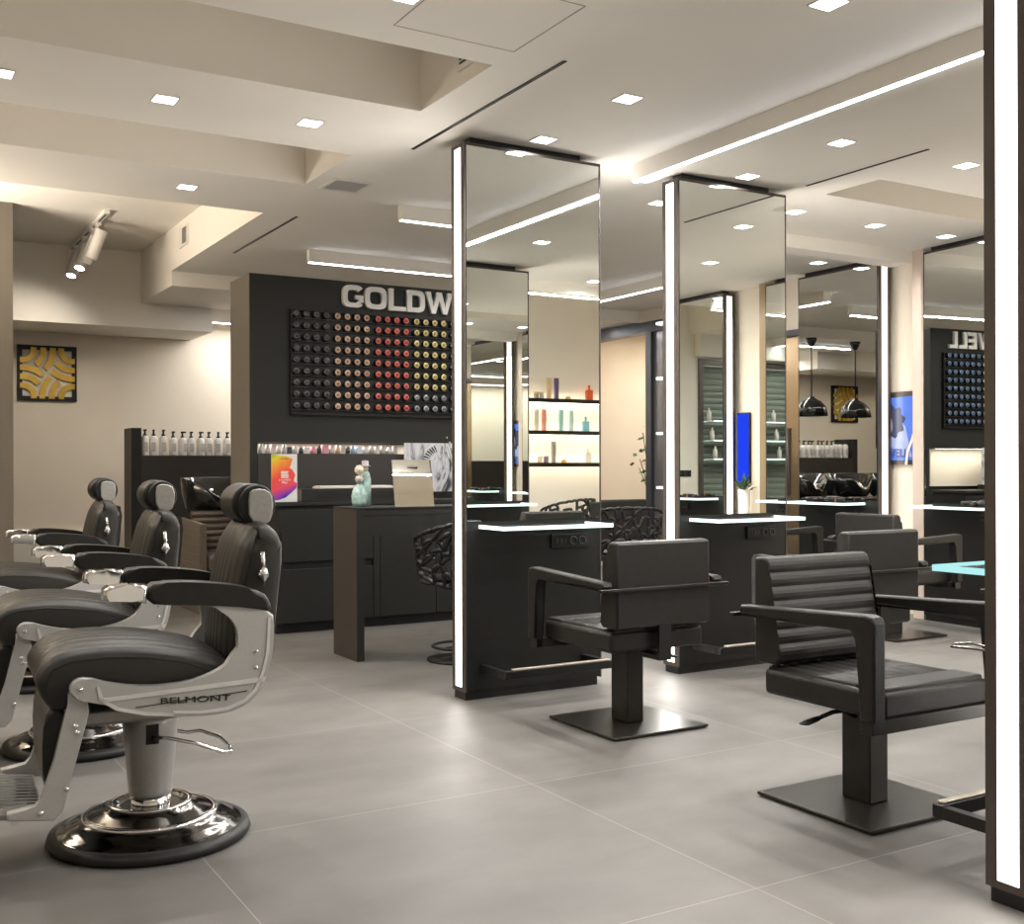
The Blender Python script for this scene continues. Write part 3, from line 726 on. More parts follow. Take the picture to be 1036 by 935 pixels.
    # leg rest and foot plate
    obj('calf_pad', MB().prism(smooth_poly([(.265, .475), (.315, .47), (.328, .40), (.326, .26), (.31, .225), (.285, .235), (.262, .38)], 1), -.228, .228, 'y', bev=.012, seg=2), M['leather'], t)
    fp = obj('foot_plate', MB().prism([(.325, .160), (.325, .176), (.60, .205), (.61, .190)], -.228, .228, 'y', bev=.003), M['silver_sat'], t)
    mb = MB()
    for k in range(13):
        yy = -.21+k*.035
        mb.prism([(.332, .1765), (.332, .184), (.595, .211), (.595, .2045)], yy-.006, yy+.006, 'y')
    obj('tread_ribs', mb, M['chrome'], fp)
    obj('foot_bar', MB().tube([(.40, -.232, .165), (.40, .232, .165)], .012), M['chrome'], t)
    obj('pump_handle', MB().tube([(.0, .08, .325), (-.04, .10, .322), (-.12, .11, .298), (-.20, .105, .262), (-.232, .08, .252), (-.238, .04, .262), (-.215, .0, .285), (-.16, -.03, .305), (-.12, -.035, .302), (-.07, -.04, .315), (-.02, -.06, .325)], .006, 8), M['chrome'], t)
    obj('pump_pivot', MB().box(-.012, .025, .070, .088, .305, .365).lathe([(0, .084), (.012, .084), (.012, .102), (0, .102)], 12, c=(0, 0, .32), axis='y'), M['rubber'], t)
    return t
b1 = barber_chair('nearest black and silver barber chair, in front of the row at left', (.79, 3.57, 0), R(176))
dup(b1, (.80, 4.88, 0), R(176.5), 'middle black and silver barber chair of the row of three')
dup(b1, (.855, 6.40, 0), R(176.5), 'farthest barber chair of the row, against the cream wall')

# ------------------------------------------------------------------ display wall with colour rack
WX0, WX1, WY0, WY1, WT = 2.445, 4.70, 7.85, 8.32, 2.571
struct('wall_display', MB().box(WX0, WX1, WY0, WY0+.12, 1.345, WT).box(WX0, WX0+.055, WY0, WY1, 0, 1.345).box(WX0, WX0+.055, WY0+.12, WY1, 1.345, WT)
       .box(WX0+.055, WX1-.2, WY0+.24, WY0+.28, 0, 1.40).box(WX0+.055, 3.70, WY0+.002, WY0+.14, 0, 1.262), M['black_lam2'])
struct('trim_6', MB().box(WX0-.004, WX0, WY0+.003, WY1-.003, 0, WT-.002), M['taupe'])
struct('trim_7', MB().box(2.52, WX1-.21, WY0+.225, WY0+.239, .95, 1.34), M['wall'])
area('niche_lamp', (4.15, 7.95, 1.338), .8, .06, 1.6, (1, .93, .82)); area('niche_lamp', (3.05, 7.93, 1.338), 1.1, .05, 1.6, (1, .93, .86))
obj('brown_panel', MB().box(WX0+.057, 3.70, WY0-.004, WY0+.002, .93, 1.262), M['brown_lam'], None, 'dark brown back panel between the counter and the product slot', 'panel')
sg = thing('wall_sign', 'raised white GOLDWELL letters on the black display wall', 'sign', (3.15, WY0, 2.372))
lx = [('G', 0, .172), ('O', .182, .364), ('L', .380, .530), ('D', .538, .690), ('W', .700, .935), ('E', .955, 1.065), ('L', 1.085, 1.195), ('L', 1.215, 1.32)]
for ch, a, b in lx: obj('letter', letter_mb(ch, a, b, .17, .036, -.032, -.001), M['white_letter'], sg)
# rack
rk = thing('colour_rack', 'black wall rack holding rows of colour cans', 'rack', (2.752, WY0, 1.556))
RW, RH = 1.79, .765
mb = MB(); mb.box(0, RW, -.004, 0, 0, RH)
obj('back_panel', mb, M['black_lam2'], rk)
mb = MB(); mb.box(-.006, 0, -.03, 0, -.006, RH+.006); mb.box(RW, RW+.006, -.03, 0, -.006, RH+.006); mb.box(0, RW, -.03, 0, RH, RH+.006); mb.box(0, RW, -.03, 0, -.006, 0)
obj('rack_frame', mb, M['rubber'], rk)
colx = []
base = {0: 2.784, 1: 3.108, 2: 3.438, 3: 3.765, 4: 4.085, 5: 4.40}
for g in range(6):
    for k in range(4): colx.append(base[g]+k*.0785 )
rowz = [2.297-r*(2.297-1.619)/8 for r in range(9)]
for r in range(9):
    obj('rack_shelf', MB().box(0, RW, -.028, -.004, rowz[r]-1.556-.034, rowz[r]-1.556-.030), M['steel_black'], rk)
def can_mesh(name, rgb, metal=.2):
    cap = mat(name, rgb, .35, metal=metal, var=.1, nscale=120)
    mb = MB()
    mb.lathe([(0, -.006), (.026, -.006), (.0265, -.028), (.0235, -.034)], 16, M['rubber'], axis='y')
    mb.lathe([(.0235, -.034), (.0215, -.039), (.012, -.039)], 16, cap, axis='y')
    mb.lathe([(.012, -.039), (.011, -.035), (.007, -.035), (.006, -.040), (0, -.040)], 12, mat(name+'_centre', tuple(c*.45 for c in rgb), .3), axis='y')
    return mb.mesh('colour_can')
cm = [can_mesh('black_cap', (.10, .10, .10), .6), can_mesh('tan_cap', (.62, .42, .30)), can_mesh('red_cap', (.66, .14, .12)), can_mesh('yellow_cap', (.66, .55, .24)), can_mesh('grey_cap', (.28, .29, .30), .6), can_mesh('blue_cap', (.13, .20, .34), .5)]
ordn = ['top', 'second', 'third', 'fourth', 'fifth', 'sixth', 'seventh', 'eighth', 'bottom']
for r in range(9):
    for c in range(22):
        g = c//4; k = g
        nm = ('black', 'tan', 'red', 'yellow', 'blue', 'blue')[g]
        if g >= 4: k = 5
        if g == 3 and r >= 7: k, nm = 4, 'grey'
        obj('colour_can', cm[k], None, None, '%s-ended hair colour can in the %s row, column %d from the left' % (nm, ordn[r], c+1), 'hair colour can', 'hair colour cans in the wall rack', loc=(colx[c], WY0-.001, rowz[r]))

# small products in the slot
small = [((.75, .72, .70), 'white'), ((.66, .62, .60), 'pale grey'), ((.78, .62, .58), 'pinkish'), ((.70, .68, .66), 'white'), ((.60, .58, .58), 'silvery'), ((.05, .05, .05), 'black-topped'), ((.7, .68, .65), 'cream'), ((.06, .06, .06), 'black'),
         ((.78, .74, .70), 'white'), ((.75, .30, .38), 'pink'), ((.06, .06, .06), 'black-lidded'), ((.72, .35, .42), 'rose'), ((.78, .75, .72), 'white'), ((.70, .52, .40), 'peach'), ((.68, .60, .52), 'beige'), ((.05, .05, .06), 'black'),
         ((.35, .50, .66), 'blue'), ((.60, .66, .72), 'pale blue'), ((.72, .70, .68), 'white'), ((.55, .50, .45), 'grey-brown'), ((.72, .68, .62), 'ivory'), ((.60, .56, .52), 'stone'), ((.74, .70, .66), 'chalk white'), ((.58, .55, .52), 'taupe')]
x = 2.525
for k, (c, nm) in enumerate(small):
    w = random.choice([.034, .04, .046]); h = random.uniform(.05, .068)
    m_ = mat('small_%d' % k, c, .4)
    mb = MB()
    if k % 3 == 2: mb.box(-w/2, w/2, -w/2, w/2, 0, h, bev=.003)
    else: mb.lathe([(0, 0), (w/2, 0), (w/2, h*.7), (w*.38, h*.78), (w*.38, h), (0, h)], 14)
    obj('product_jar', mb, m_, None, '%s hair product in the slot below the cans, number %d from the left' % (nm, k+1), 'hair product', 'small products in the wall slot', loc=(x+w/2, WY0+.06, 1.2625))
    x += w+.0075

# counter cabinets
CY0 = 7.40
lab_c = ['black drawer cabinet at the left end under the counter', 'black drawer cabinet second from the left under the counter', 'black cabinet behind the reception desk, third from the left', 'black cabinet fourth from the left, behind the lace chair', 'black cabinet at the right end of the counter']
xe = [2.505, 2.915, 3.215, 3.72, 4.22, 4.68]
for k in range(5):
    a, b = xe[k], xe[k+1]
    t = thing('drawer_cabinet', lab_c[k], 'cabinet', (a, CY0, 0), 0, 'counter cabinets')
    w = b-a
    obj('carcass', MB().box(.001, w-.001, .022, .445, .07, .89), M['rubber'], t)
    obj('plinth', MB().box(.001, w-.001, .05, .445, 0, .069), M['rubber'], t)
    if k < 2:
        obj('drawer_front', MB().box(.002, w-.002, 0, .02, .075, .448, bev=.002), M['black_lam'], t)
        obj('drawer_front', MB().box(.002, w-.002, 0, .02, .50, .862, bev=.002), M['black_lam'], t)
    else:
        if k == 2: obj('drawer_front', MB().box(.002, w*.1, 0, .02, .075, .86, bev=.002), M['black_lam'], t)
        obj('door', MB().box(.002 if k > 2 else w*.1+.003, w-.002, 0, .02, .075, .862, bev=.002), M['black_lam'], t)
obj('worktop', MB().box(2.45, 4.69, CY0-.005, WY0-.005, .892, .918, bev=.002), M['black_lam2'], None, 'long black worktop over the cabinets below the can rack', 'worktop')
t = thing('tray_console', 'low black tray box on the counter with papers on top', 'box', (2.69, 7.45, .9185))
obj('shell', MB().box(0, .86, 0, .25, 0, .088, bev=.003), M['black_lam2'], t)
obj('warm_lit_face', MB().box(-.003, 0, .004, .246, .002, .086), M['taupe'], t)  # warm light on the left side, put into the colour of a thin sheet
obj('groove', MB().box(.10, .84, -.002, 0, .025, .065), M['rubber'], t)
for k, (x_, y_, w_, l_, lb) in enumerate(((2.84, 7.50, .36, .14, 'left stack of pale papers on the black tray box'), (3.22, 7.50, .22, .14, 'right pale brochure on the black tray box'))):
    obj('paper_stack', MB().box(0, w_, 0, l_, 0, .014, bev=.002).box(.01, w_-.03, .005, l_-.01, .014, .02), M['paper'], None, lb, 'papers', loc=(x_, y_, .9185+.0885))
# countertop sign
t = thing('display_card', 'rainbow paint advertising card standing on the counter', 'sign', (2.475, 7.46, .9185))
obj('card', MB().box(0, .186, 0, .006, 0, .335), mat('card_white', (.70, .72, .70), .4), t)
pts = [(0, .01), (.05, .015), (.10, .03), (.15, .07), (.182, .10), (.184, .13), (.16, .145), (.172, .19), (.15, .225), (.13, .24), (.14, .26), (.152, .30), (.11, .32), (.0, .334)]
pm = obj('print', MB().prism(pts, -.0015, 0, 'y'), M['rainbow'], t)
mb = MB()
for k in range(5): mb.box(.068, .122-(.006 if k == 3 else 0), -.003, -.0015, .168+k*.010, .175+k*.010)
obj('print_logo', mb, M['white_letter'], t)
obj('lettering', text_mesh('E-LUMEN', M['white_letter'], .055, .135, .148, .160, -.0015, .001), None, t)
obj('lettering', text_mesh('Play', M['white_letter'], .075, .115, .126, .143, -.0015, .001, .02), None, t)
obj('lettering', text_mesh('GOLDWELL', M['rubber'], .062, .12, .298, .306, -.0015, .001), None, t)
# swirl poster
t = thing('display_poster', 'black and white swirl poster standing behind the desk mirror', 'poster', (3.64, 7.78, .9185))
obj('print', MB().box(0, .44, 0, .008, .05, .43), M['bw_print'], t)
mb = MB()
for k in range(14):
    a0 = PI*.55+k*.16; r0, r1 = .10, .15
    mb.prism([(.30+r0*math.cos(a0), .25+r0*1.1*math.sin(a0)), (.30+r1*math.cos(a0+.1), .25+r1*1.1*math.sin(a0+.1)), (.30+r1*math.cos(a0+.18), .25+r1*1.1*math.sin(a0+.18)), (.30+r0*math.cos(a0+.06), .25+r0*1.1*math.sin(a0+.06))], -.002, 0, 'y')
obj('print_lines', mb, M['rubber'], t)
obj('stand', MB().box(-.01, .45, -.02, .05, 0, .05), M['steel_black'], t)
t = thing('dried_flowers', 'spray of small dried flowers beside the swirl poster', 'flowers', (4.02, 7.62, .9185))
obj('vase', MB().lathe([(0, 0), (.03, 0), (.04, .05), (.03, .13), (.018, .17), (.022, .19)], 20), M['black_gloss'], t)
mb = MB(); fl = MB()
for k in range(16):
    a = k*2.4; r = .02+.055*random.random(); z = .36+.12*random.random()
    p = (r*math.cos(a)*1.4-.03, r*math.sin(a), z)
    mb.tube([(0, 0, .18), (p[0]*.5, p[1]*.5, z*.7), p], .0015, 4)
    fl.lathe([(0, -.009), (.009, 0), (0, .009)], 6, c=p)
obj('stems', mb, M['leaf'], t); obj('blossoms', fl, M['cream_flower'], t)

# reception desk
t = thing('reception_desk', 'black slab-ended reception desk behind the left mirror panel', 'desk', (2.553, 6.12, 0))
obj('end_panel', MB().box(0, .045, 0, .375, 0, .908), M['black_lam2'], t)
obj('warm_lit_side', MB().box(-.003, 0, .002, .373, .001, .906), mat('warm_lit_black_laminate', (.040, .033, .026), .45, var=.1, nscale=120), t)  # left face painted browner for the warm light falling on it
obj('end_panel', MB().box(1.45, 1.495, 0, .375, 0, .908), M['black_lam2'], t)
obj('desk_top', MB().box(-.003, 1.498, -.002, .377, .908, .916, bev=.001), M['black_lam2'], t)
obj('apron', MB().box(.045, 1.45, .004, .37, .745, .906), M['black_lam2'], t)
obj('drawer_groove', MB().box(.05, 1.44, .001, .0045, .868, .874), M['rubber'], t)
DT = .9165
# mirror stand on the desk
t = thing('table_mirror', 'frameless table mirror leaning on the reception desk', 'mirror', (2.815, 6.15, DT))
m_ = obj('glass_panel', MB().box(0, .27, 0, .006, 0, .29), M['mirror'], t); m_.rotation_euler = (R(-9), 0, R(2))
s_ = obj('rear_support', MB().box(.10, .17, 0, .004, 0, .25), M['steel_black'], t); s_.location = (0, .10, 0); s_.rotation_euler = (R(14), 0, 0)
# glass couple figurine
t = thing('couple_figurine', 'teal glass figurine of an embracing couple with cream flower and hat', 'figurine', (2.66, 6.30, DT))
obj('woman_body', MB().lathe([(0, 0), (.043, 0), (.050, .03), (.052, .07), (.043, .105), (.022, .130), (.018, .142), (0, .145)], 24, c=(-.015, 0, 0), sy=.8), M['teal_glass'], t)
obj('woman_head', MB().lathe([(0, -.028), (.018, -.02), (.026, 0), (.019, .02), (0, .028)], 16, c=(-.022, -.01, .168)), mat('speckled_glaze', (.55, .52, .46), .4, var=.4, nscale=90), t)
obj('man_body', MB().lathe([(0, 0), (.034, 0), (.036, .10), (.034, .17), (.026, .205), (.012, .22), (0, .222)], 20, c=(.030, .015, 0)), M['teal_glass'], t)
obj('man_head', MB().lathe([(0, -.02), (.017, -.012), (.019, .004), (.012, .018), (0, .02)], 14, c=(.028, .01, .235)), M['cream_flower'], t)
obj('hat', MB().lathe([(.0, .0), (.034, .0), (.034, .004), (.021, .006), (.021, .034), (0, .036)], 18, c=(.026, .01, .248)), mat('mauve_hat', (.40, .34, .36), .5, var=.2), t)
mb = MB()
for k in range(9):
    a = k*2*PI/9; mb.lathe([(0, -.014), (.013, -.006), (.013, .006), (0, .014)], 8, c=(-.022+.018*math.cos(a), -.012, .225+.018*math.sin(a)))
mb.lathe([(0, -.02), (.02, -.01), (.02, .01), (0, .02)], 10, c=(-.022, -.016, .225))
obj('flower', mb, M['cream_flower'], t)

# ------------------------------------------------------------------ lace-backed chairs
def lace_chair(label, loc, rz, grp='lace-backed chairs'):
    t = thing('lace_chair', label, 'chair', loc, rz, grp)   # faces local +y
    obj('base_disc', MB().lathe([(0, .002), (.20, .002), (.205, .008), (.19, .014), (.04, .028), (.03, .05), (0, .05)], 36), M['steel_black'], t)
    obj('post', MB().tube([(0, 0, .04), (0, 0, .43)], .024, 14), M['steel_black'], t)
    obj('foot_ring', MB().tube([(.17*math.cos(a/12*PI), .17*math.sin(a/12*PI), .085) for a in range(24)], .009, 6, closed=True).box(-.17, .17, -.006, .006, .082, .09), M['steel_black'], t)
    # shell surface param: u around (-1..1), v up
    def P(u, v):
        a = u*R(105); rr = .275+.03*v
        return Vector((rr*math.sin(a), -rr*.92*math.cos(a)+.02, .44+.10*abs(u)**3+v*(.40-.20*abs(u)**2.5)))
    # irregular lattice: jittered grid of nodes linked at random
    rng = random.Random(3); nu, nv = 17, 7; G = {}
    for i in range(nu):
        for j in range(nv):
            uu = -1+2*i/(nu-1); vv = j/(nv-1)
            if 0 < i < nu-1: uu += rng.uniform(-.045, .045)
            if 0 < j < nv-1: vv += rng.uniform(-.07, .07)
            G[i, j] = (uu, vv)
    mb = MB()
    def link(a, b):
        n = 4; pts = [P(a[0]+(b[0]-a[0])*q/n, a[1]+(b[1]-a[1])*q/n+.02*math.sin(PI*q/n)) for q in range(n+1)]
        mb.tube(pts, .0135, 6)
    for i in range(nu):
        for j in range(nv):
            if i < nu-1 and (j in (0, nv-1) or (i+j) % 2 == 0): link(G[i, j], G[i+1, j])
            if j < nv-1 and (i in (0, nu-1) or rng.random() < .78): link(G[i, j], G[i, j+1])
            if i < nu-1 and 0 < j < nv-1 and (i+j) % 2 == 1 and rng.random() < .6: link(G[i, j], G[i+1, min(j+1, nv-1)])
    obj('lace_shell', mb, mat('satin_black_plastic', (.012, .012, .012), .32, spec=.35), t)
    obj('seat', MB().lathe([(0, .455), (.20, .455), (.245, .465), (.255, .478), (.22, .480), (.1, .468), (0, .466)], 30, sy=.95), M['steel_black'], t)
    obj('seat_cushion', MB().lathe([(0, .481), (.19, .481), (.205, .492), (.19, .505), (0, .508)], 28), M['leather2'], t)
    return t
lc = lace_chair('black lace-backed swivel chair tucked under the reception desk', (3.12, 5.88, 0), R(20))
dup(lc, (5.12, 6.95, 0), R(-20), 'black lace-backed chair seen through the gap between the two mirror panels')
dup(lc, (6.0, .55, 0), R(160), 'black lace-backed chair reflected at the bottom of the left mirror')
# low dark bench by the gap
t = thing('waiting_bench', 'low dark block bench beyond the lace chair in the gap', 'bench', (5.82, 7.95, 0))
obj('seat', MB().box(-.05, .55, -.2, .25, .40, .46, bev=.015), M['leather2'], t)
obj('base', MB().box(-.03, .53, -.18, .23, 0, .40), M['black_lam'], t)
obj('backrest', MB().box(-.05, .50, .25, .31, .40, .86, bev=.02), M['leather2'], t)

# ------------------------------------------------------------------ back-left: bottle shelf, wash units, art
UX, UY = 2.16, 10.5
t = thing('bottle_shelf_unit', 'dark low shelf unit with a row of pump bottles on top', 'shelf unit', (UX, UY, 0))
obj('front_panel', MB().box(.09, 4.2, 0, .03, 0, 1.276), M['brown_lam'], t)
obj('end_panel', MB().box(0, .09, 0, .30, 0, 1.53), M['black_lam2'], t)
obj('warm_lit_end', MB().box(-.003, 0, .002, .298, .001, 1.528), M['taupe'], t)  # thin sheet whose colour stands in for warm light on this end
obj('shelf', MB().box(.09, 4.2, .03, .30, 1.250, 1.276), M['black_lam2'], t)
obj('end_panel', MB().box(4.2, 4.29, 0, .30, 0, 1.53), M['black_lam2'], t)
proto = None
for k in range(18):
    x_ = UX+.14+k*.086+random.uniform(-.002, .002)
    if proto is None or k in (3, 9):
        h = .20 if proto is None else .185
        b = thing('pump_bottle', '', 'bottle', (x_, UY+.09, 1.2765), 0, 'pump bottles on the shelf unit')
        obj('bottle_body', MB().lathe([(0, 0), (.038, 0), (.040, .01), (.040, h*.76), (.032, h*.88), (.014, h*.94), (0, h*.94)], 18), M['bottle'], b)
        obj('bottle_label', MB().box(-.019, .019, -.0412, -.0395, h*.18, h*.62), M['label_grey'], b)
        obj('pump', MB().tube([(0, 0, h*.9), (0, 0, h+.028)], .009, 8).box(-.011, .011, -.038, .014, h+.028, h+.044, bev=.003).lathe([(0, h*.88), (.018, h*.88), (.018, h), (0, h)], 12), M['rubber'], b)
        proto = b
    else:
        b = dup(proto, (x_, UY+.09+random.uniform(-.02, .03), 1.2765), random.uniform(-.6, .6))
    b['label'] = 'white pump bottle on the dark shelf unit, number %d from its left end' % (k+1)

def wash_unit(label, loc):
    t = thing('backwash_chair', label, 'wash chair', loc, 0, 'backwash chairs')
    for sx in (-1, 1):
        x0, x1 = sorted((sx*.30, sx*.34))
        pts = [(-.42, .0), (-.42, .715), (.28, .745), (.28, 0)]
        obj('side_panel', MB().prism(pts, x0, x1, 'x'), M['wood_slat'], t)
        mb = MB()
        for q in range(9):
            z0 = .02+q*.077
            mb.box(min(sx*.34, sx*.346), max(sx*.34, sx*.346), -.40, .27, z0, z0+.068)
        obj('slats', mb, M['wood_slat'], t)
    pts = [(-.46, .36), (-.46, .46)]
    obj('seat', MB().box(-.29, .29, -.46, .02, .34, .47, bev=.03, seg=3), M['brown_cushion'], t)
    mb = MB()
    for q in range(7):
        a = q/6; yc = -.04+.17*a; zc = .46+.31*a
        mb.tube([(-.28, yc, zc), (.28, yc, zc)], .032, 12)
    obj('backrest', mb, M['brown_cushion'], t)
    # basin shell: bowl with high rounded back and a neck dip
    mb = MB(); n = 28
    prof = []
    for i in range(n+1):
        a = -PI*.98+i*(2*PI*.98)/n
        dip = .10*math.exp(-((abs(a)-PI)/.55)**2)
        prof.append((a, dip))
    rings = []
    for lev, (rx, ry, z) in enumerate(((.20, .18, .76), (.265, .235, .82), (.29, .26, .95), (.30, .27, 1.035), (.275, .245, 1.03), (.20, .17, .93), (.10, .1, .90))):
        ring = []
        for i in range(n):
            a = 2*PI*i/n
            front = max(0, -math.sin(a))
            dz = -.13*math.exp(-((a-1.5*PI)/.42)**2) if lev >= 2 and lev <= 4 else 0
            dz += .045*(1-front) if lev in (3, 4) else 0
            ring.append(mb.bm.verts.new((rx*math.cos(a), .40+ry*math.sin(a), z+dz)))
        rings.append(ring)
    for a, b in zip(rings, rings[1:]):
        for i in range(n): mb._face([a[i], a[(i+1) % n], b[(i+1) % n], b[i]], 0, True)
    mb._face(rings[0][::-1], 0); mb._face(rings[-1], 0)
    obj('basin', mb, M['black_gloss'], t)
    obj('basin_stand', MB().box(-.10, .10, .30, .50, 0, .80), M['black_lam'], t)
    return t
w1 = wash_unit('brown-cushioned backwash chair with black basin behind the barber chairs', (2.66, 9.12, 0))
dup(w1, (3.42, 9.12, 0), 0, 'second backwash chair, seen only reflected in the left wall mirror')
dup(w1, (4.18, 9.12, 0), 0, 'third backwash chair, reflected at the left of the wall mirror')

# artwork
AX, AZ, AS = 1.29, 1.80, .525
t = thing('wall_art', 'square gold arcs artwork in a black frame on the cream wall', 'artwork', (AX, 11.3, AZ))
e = .082*AS
mb = MB(); mb.box(0, AS, -.03, 0, 0, e); mb.box(0, AS, -.03, 0, AS-e, AS); mb.box(0, e, -.03, 0, e, AS-e); mb.box(AS-e, AS, -.03, 0, e, AS-e)
obj('frame', mb, M['rubber'], t)
obj('backing', MB().box(e, AS-e, -.012, 0, e, AS-e), M['wall_white'], t)
mb = MB()
def arc(cx, cz, r, a0, a1, w=.1, ext0=0, ext1=0, y=-.042):
    n = 14; o_, i_ = [], []
    for k in range(n+1):
        a = R(a0+(a1-a0)*k/n)
        o_.append((cx+(r+w/2)*math.cos(a), cz+(r+w/2)*math.sin(a))); i_.append((cx+(r-w/2)*math.cos(a), cz+(r-w/2)*math.sin(a)))
    def ex(p, a, d, s): a = R(a); return (p[0]-s*d*math.sin(a), p[1]+s*d*math.cos(a))
    if ext0: o_ = [ex(o_[0], a0, ext0, -1 if a1 > a0 else 1)]+o_; i_ = [ex(i_[0], a0, ext0, -1 if a1 > a0 else 1)]+i_
    if ext1: o_ = o_+[ex(o_[-1], a1, ext1, 1 if a1 > a0 else -1)]; i_ = i_+[ex(i_[-1], a1, ext1, 1 if a1 > a0 else -1)]
    pts = [(p[0]*AS, p[1]*AS) for p in o_+i_[::-1]]
    mb.prism(pts, y, -.012, 'y')
lo, hi, X = .085, .915, .045
for (cx, cz, q) in ((lo, hi, -90), (lo, lo, 0), (hi, lo, 90), (hi, hi, 180)):
    arc(cx, cz, .185, q, q+90, ext0=X, ext1=X)
    for r_, sp in ((.345, 50), (.505, 42)):
        if q == -90: arc(cx, cz, r_, 0, -sp, ext0=X)        # from the top edge down
        elif q == 0: arc(cx, cz, r_, 90, 90-sp, ext0=X)      # from the left edge
        elif q == 90: arc(cx, cz, r_, 180, 180-sp, ext0=X)   # from the bottom edge
        else: arc(cx, cz, r_, 270, 270-sp, ext0=X)           # from the right edge
obj('gold_arcs', mb, M['gold'], t)

# pendants
def pendant(label, x, y):
    t = thing('pendant_lamp', label, 'lamp', (x, y, 2.677), 0, 'black dome pendants')
    obj('canopy', MB().lathe([(0, 0), (.065, 0), (.06, -.04), (.02, -.10), (0, -.10)], 20), M['black_gloss'], t)
    obj('cord', MB().tube([(0, 0, -.1), (0, 0, -.70)], .008, 6), M['rubber'], t)
    sh = MB(); sh.lathe([(.03, -.69), (.04, -.71), (.11, -.745), (.165, -.81), (.19, -.92), (.188, -.92), (.16, -.82), (.10, -.76), (0, -.74)], 32)
    obj('shade', sh, M['black_gloss'], t)
    obj('bulb', MB().lathe([(0, -.83), (.035, -.80), (.035, -.77), (0, -.75)], 14), emis('warm_bulb', (1, .8, .55), 3), t)
pendant('black dome pendant lamp reflected at the right in the wall mirror', 3.35, 9.46)
pendant('black dome pendant lamp reflected at the left in the wall mirror', 4.13, 9.42)

# ------------------------------------------------------------------ lit niche shelves behind the camera (seen in the left mirror)
items = {0: [(6.55, 'j', (.75, .62, .42), 'gold-lidded jar'), (6.62, 'j', (.70, .66, .62), 'grey jar'), (6.72, 't', (.80, .60, .36), 'peach tube'), (6.82, 't', (.16, .12, .24), 'dark violet tube'), (6.98, 's', (.70, .52, .28), 'small gold puck'), (7.27, 'b', (.85, .14, .05), 'orange-red square bottle')],
         1: [(6.55, 't', (.74, .68, .60), 'white and gold tube'), (6.65, 't', (.80, .35, .28), 'coral tube'), (6.88, 't', (.35, .62, .60), 'teal spray bottle'), (7.02, 't', (.55, .76, .78), 'pale aqua bottle'), (7.22, 'b', (.30, .62, .72), 'blue square bottle')],
         2: [(6.60, 'j', (.72, .66, .55), 'cream jar'), (6.68, 'j', (.30, .24, .34), 'plum jar'), (6.78, 't', (.36, .33, .30), 'dark grey tube'), (6.92, 's', (.85, .40, .06), 'orange puck'), (7.25, 'b', (.86, .84, .76), 'clear square bottle')]}
nz = (1.93, 1.57, 1.21)
nn = ('top', 'middle', 'bottom')
for r in range(3):
    t = thing('niche_shelf', '%s lit dark-edged shelf of three reflected in the left mirror' % nn[r], 'shelf', (6.0, -1.0, nz[r]), 0, 'lit wall shelves')
    obj('board', MB().box(0, 1.69, 0, .2, -.035, -.002), M['white_paint'], t)
    obj('edge', MB().box(0, 1.69, .2, .206, -.045, .0), M['steel_black'], t)
    obj('glow_strip', MB().box(0, 1.69, .02, .03, -.038, -.035), emis('shelf_glow', (1, .84, .6), 5), t)
    area('shelf_lamp', (6.85, -.93, nz[r]-.042), 1.6, .02, 1.25, (1, .86, .68)); area('shelf_lamp', (6.85, -.97, nz[r]+.01), 1.6, .01, .7, (1, .86, .68), rot=(PI, 0, 0))
    for k, (x_, ty, c, nm) in enumerate(items[r]):
        mb = MB()
        if ty == 'j': mb.lathe([(0, 0), (.028, 0), (.028, .05), (.03, .05), (.03, .075), (0, .075)], 16)
        if ty == 's': mb.lathe([(0, 0), (.03, 0), (.032, .02), (.02, .035), (0, .035)], 14)
        if ty == 't': mb.prism([(-.024, 0), (.024, 0), (.028, .20), (-.028, .20)], -.014, .014, 'y', bev=.004).box(-.026, .026, -.014, .014, .2, .24, bev=.003)
        if ty == 'b': mb.box(-.045, .045, -.02, .02, 0, .12, bev=.008).lathe([(0, .12), (.012, .12), (.012, .16), (.02, .165), (.0, .18)], 10)
        m_ = mat('niche_%d_%d' % (r, k), c, .3)
        obj('product_bottle' if ty in 'tb' else 'product_jar', mb, m_, None, '%s on the %s lit shelf' % (nm, nn[r]), 'hair product', 'products on the lit shelves', loc=(x_, -.90, nz[r]+.0005))
# glass shelves with bottles in front of the shutter
for r, z in enumerate((1.25, 1.48, 1.72)):
    t = thing('window_shelf', '%s glass shelf across the shuttered window, seen by double reflection' % ('lowest', 'middle', 'highest')[r], 'shelf', (3.0, -.93, z), 0, 'glass shelves across the window')
    obj('glass_plate', MB().box(0, 1.75, -.07, .12, 0, .008), M['glass'], t)
    obj('lit_edge', MB().box(0, 1.75, .12, .128, -.003, .012), M['shelf_led'], t)
    for k in range(6):
        x_ = 3.3+k*.27+.05*r
        obj('product_bottle', MB().lathe([(0, 0), (.03, 0), (.03, .11), (.012, .13), (.012, .16), (0, .16)], 12), M['bottle'] if k % 2 else M['label_grey'], None,
            '%s bottle number %d on the %s window shelf' % ('white' if k % 2 else 'grey', k+1, ('lowest', 'middle', 'highest')[r]), 'bottle', 'bottles on the window shelves', loc=(x_, -.90, z+.0085))
t = thing('wall_switch', 'black switch plate on the wall by the shuttered window', 'switch', (5.05, -1.0, 1.08))
obj('plate', MB().box(-.09, .09, .0005, .012, -.04, .04, bev=.003), M['black_gloss'], t)
obj('rocker', MB().box(-.03, .03, .012, .016, -.02, .02), M['steel_black'], t)

# ------------------------------------------------------------------ right wall poster, blue screen, plants
t = thing('framed_poster', 'blue poster of a curly-haired woman between the two wall mirrors', 'poster', (7.10, 6.32, 1.17))
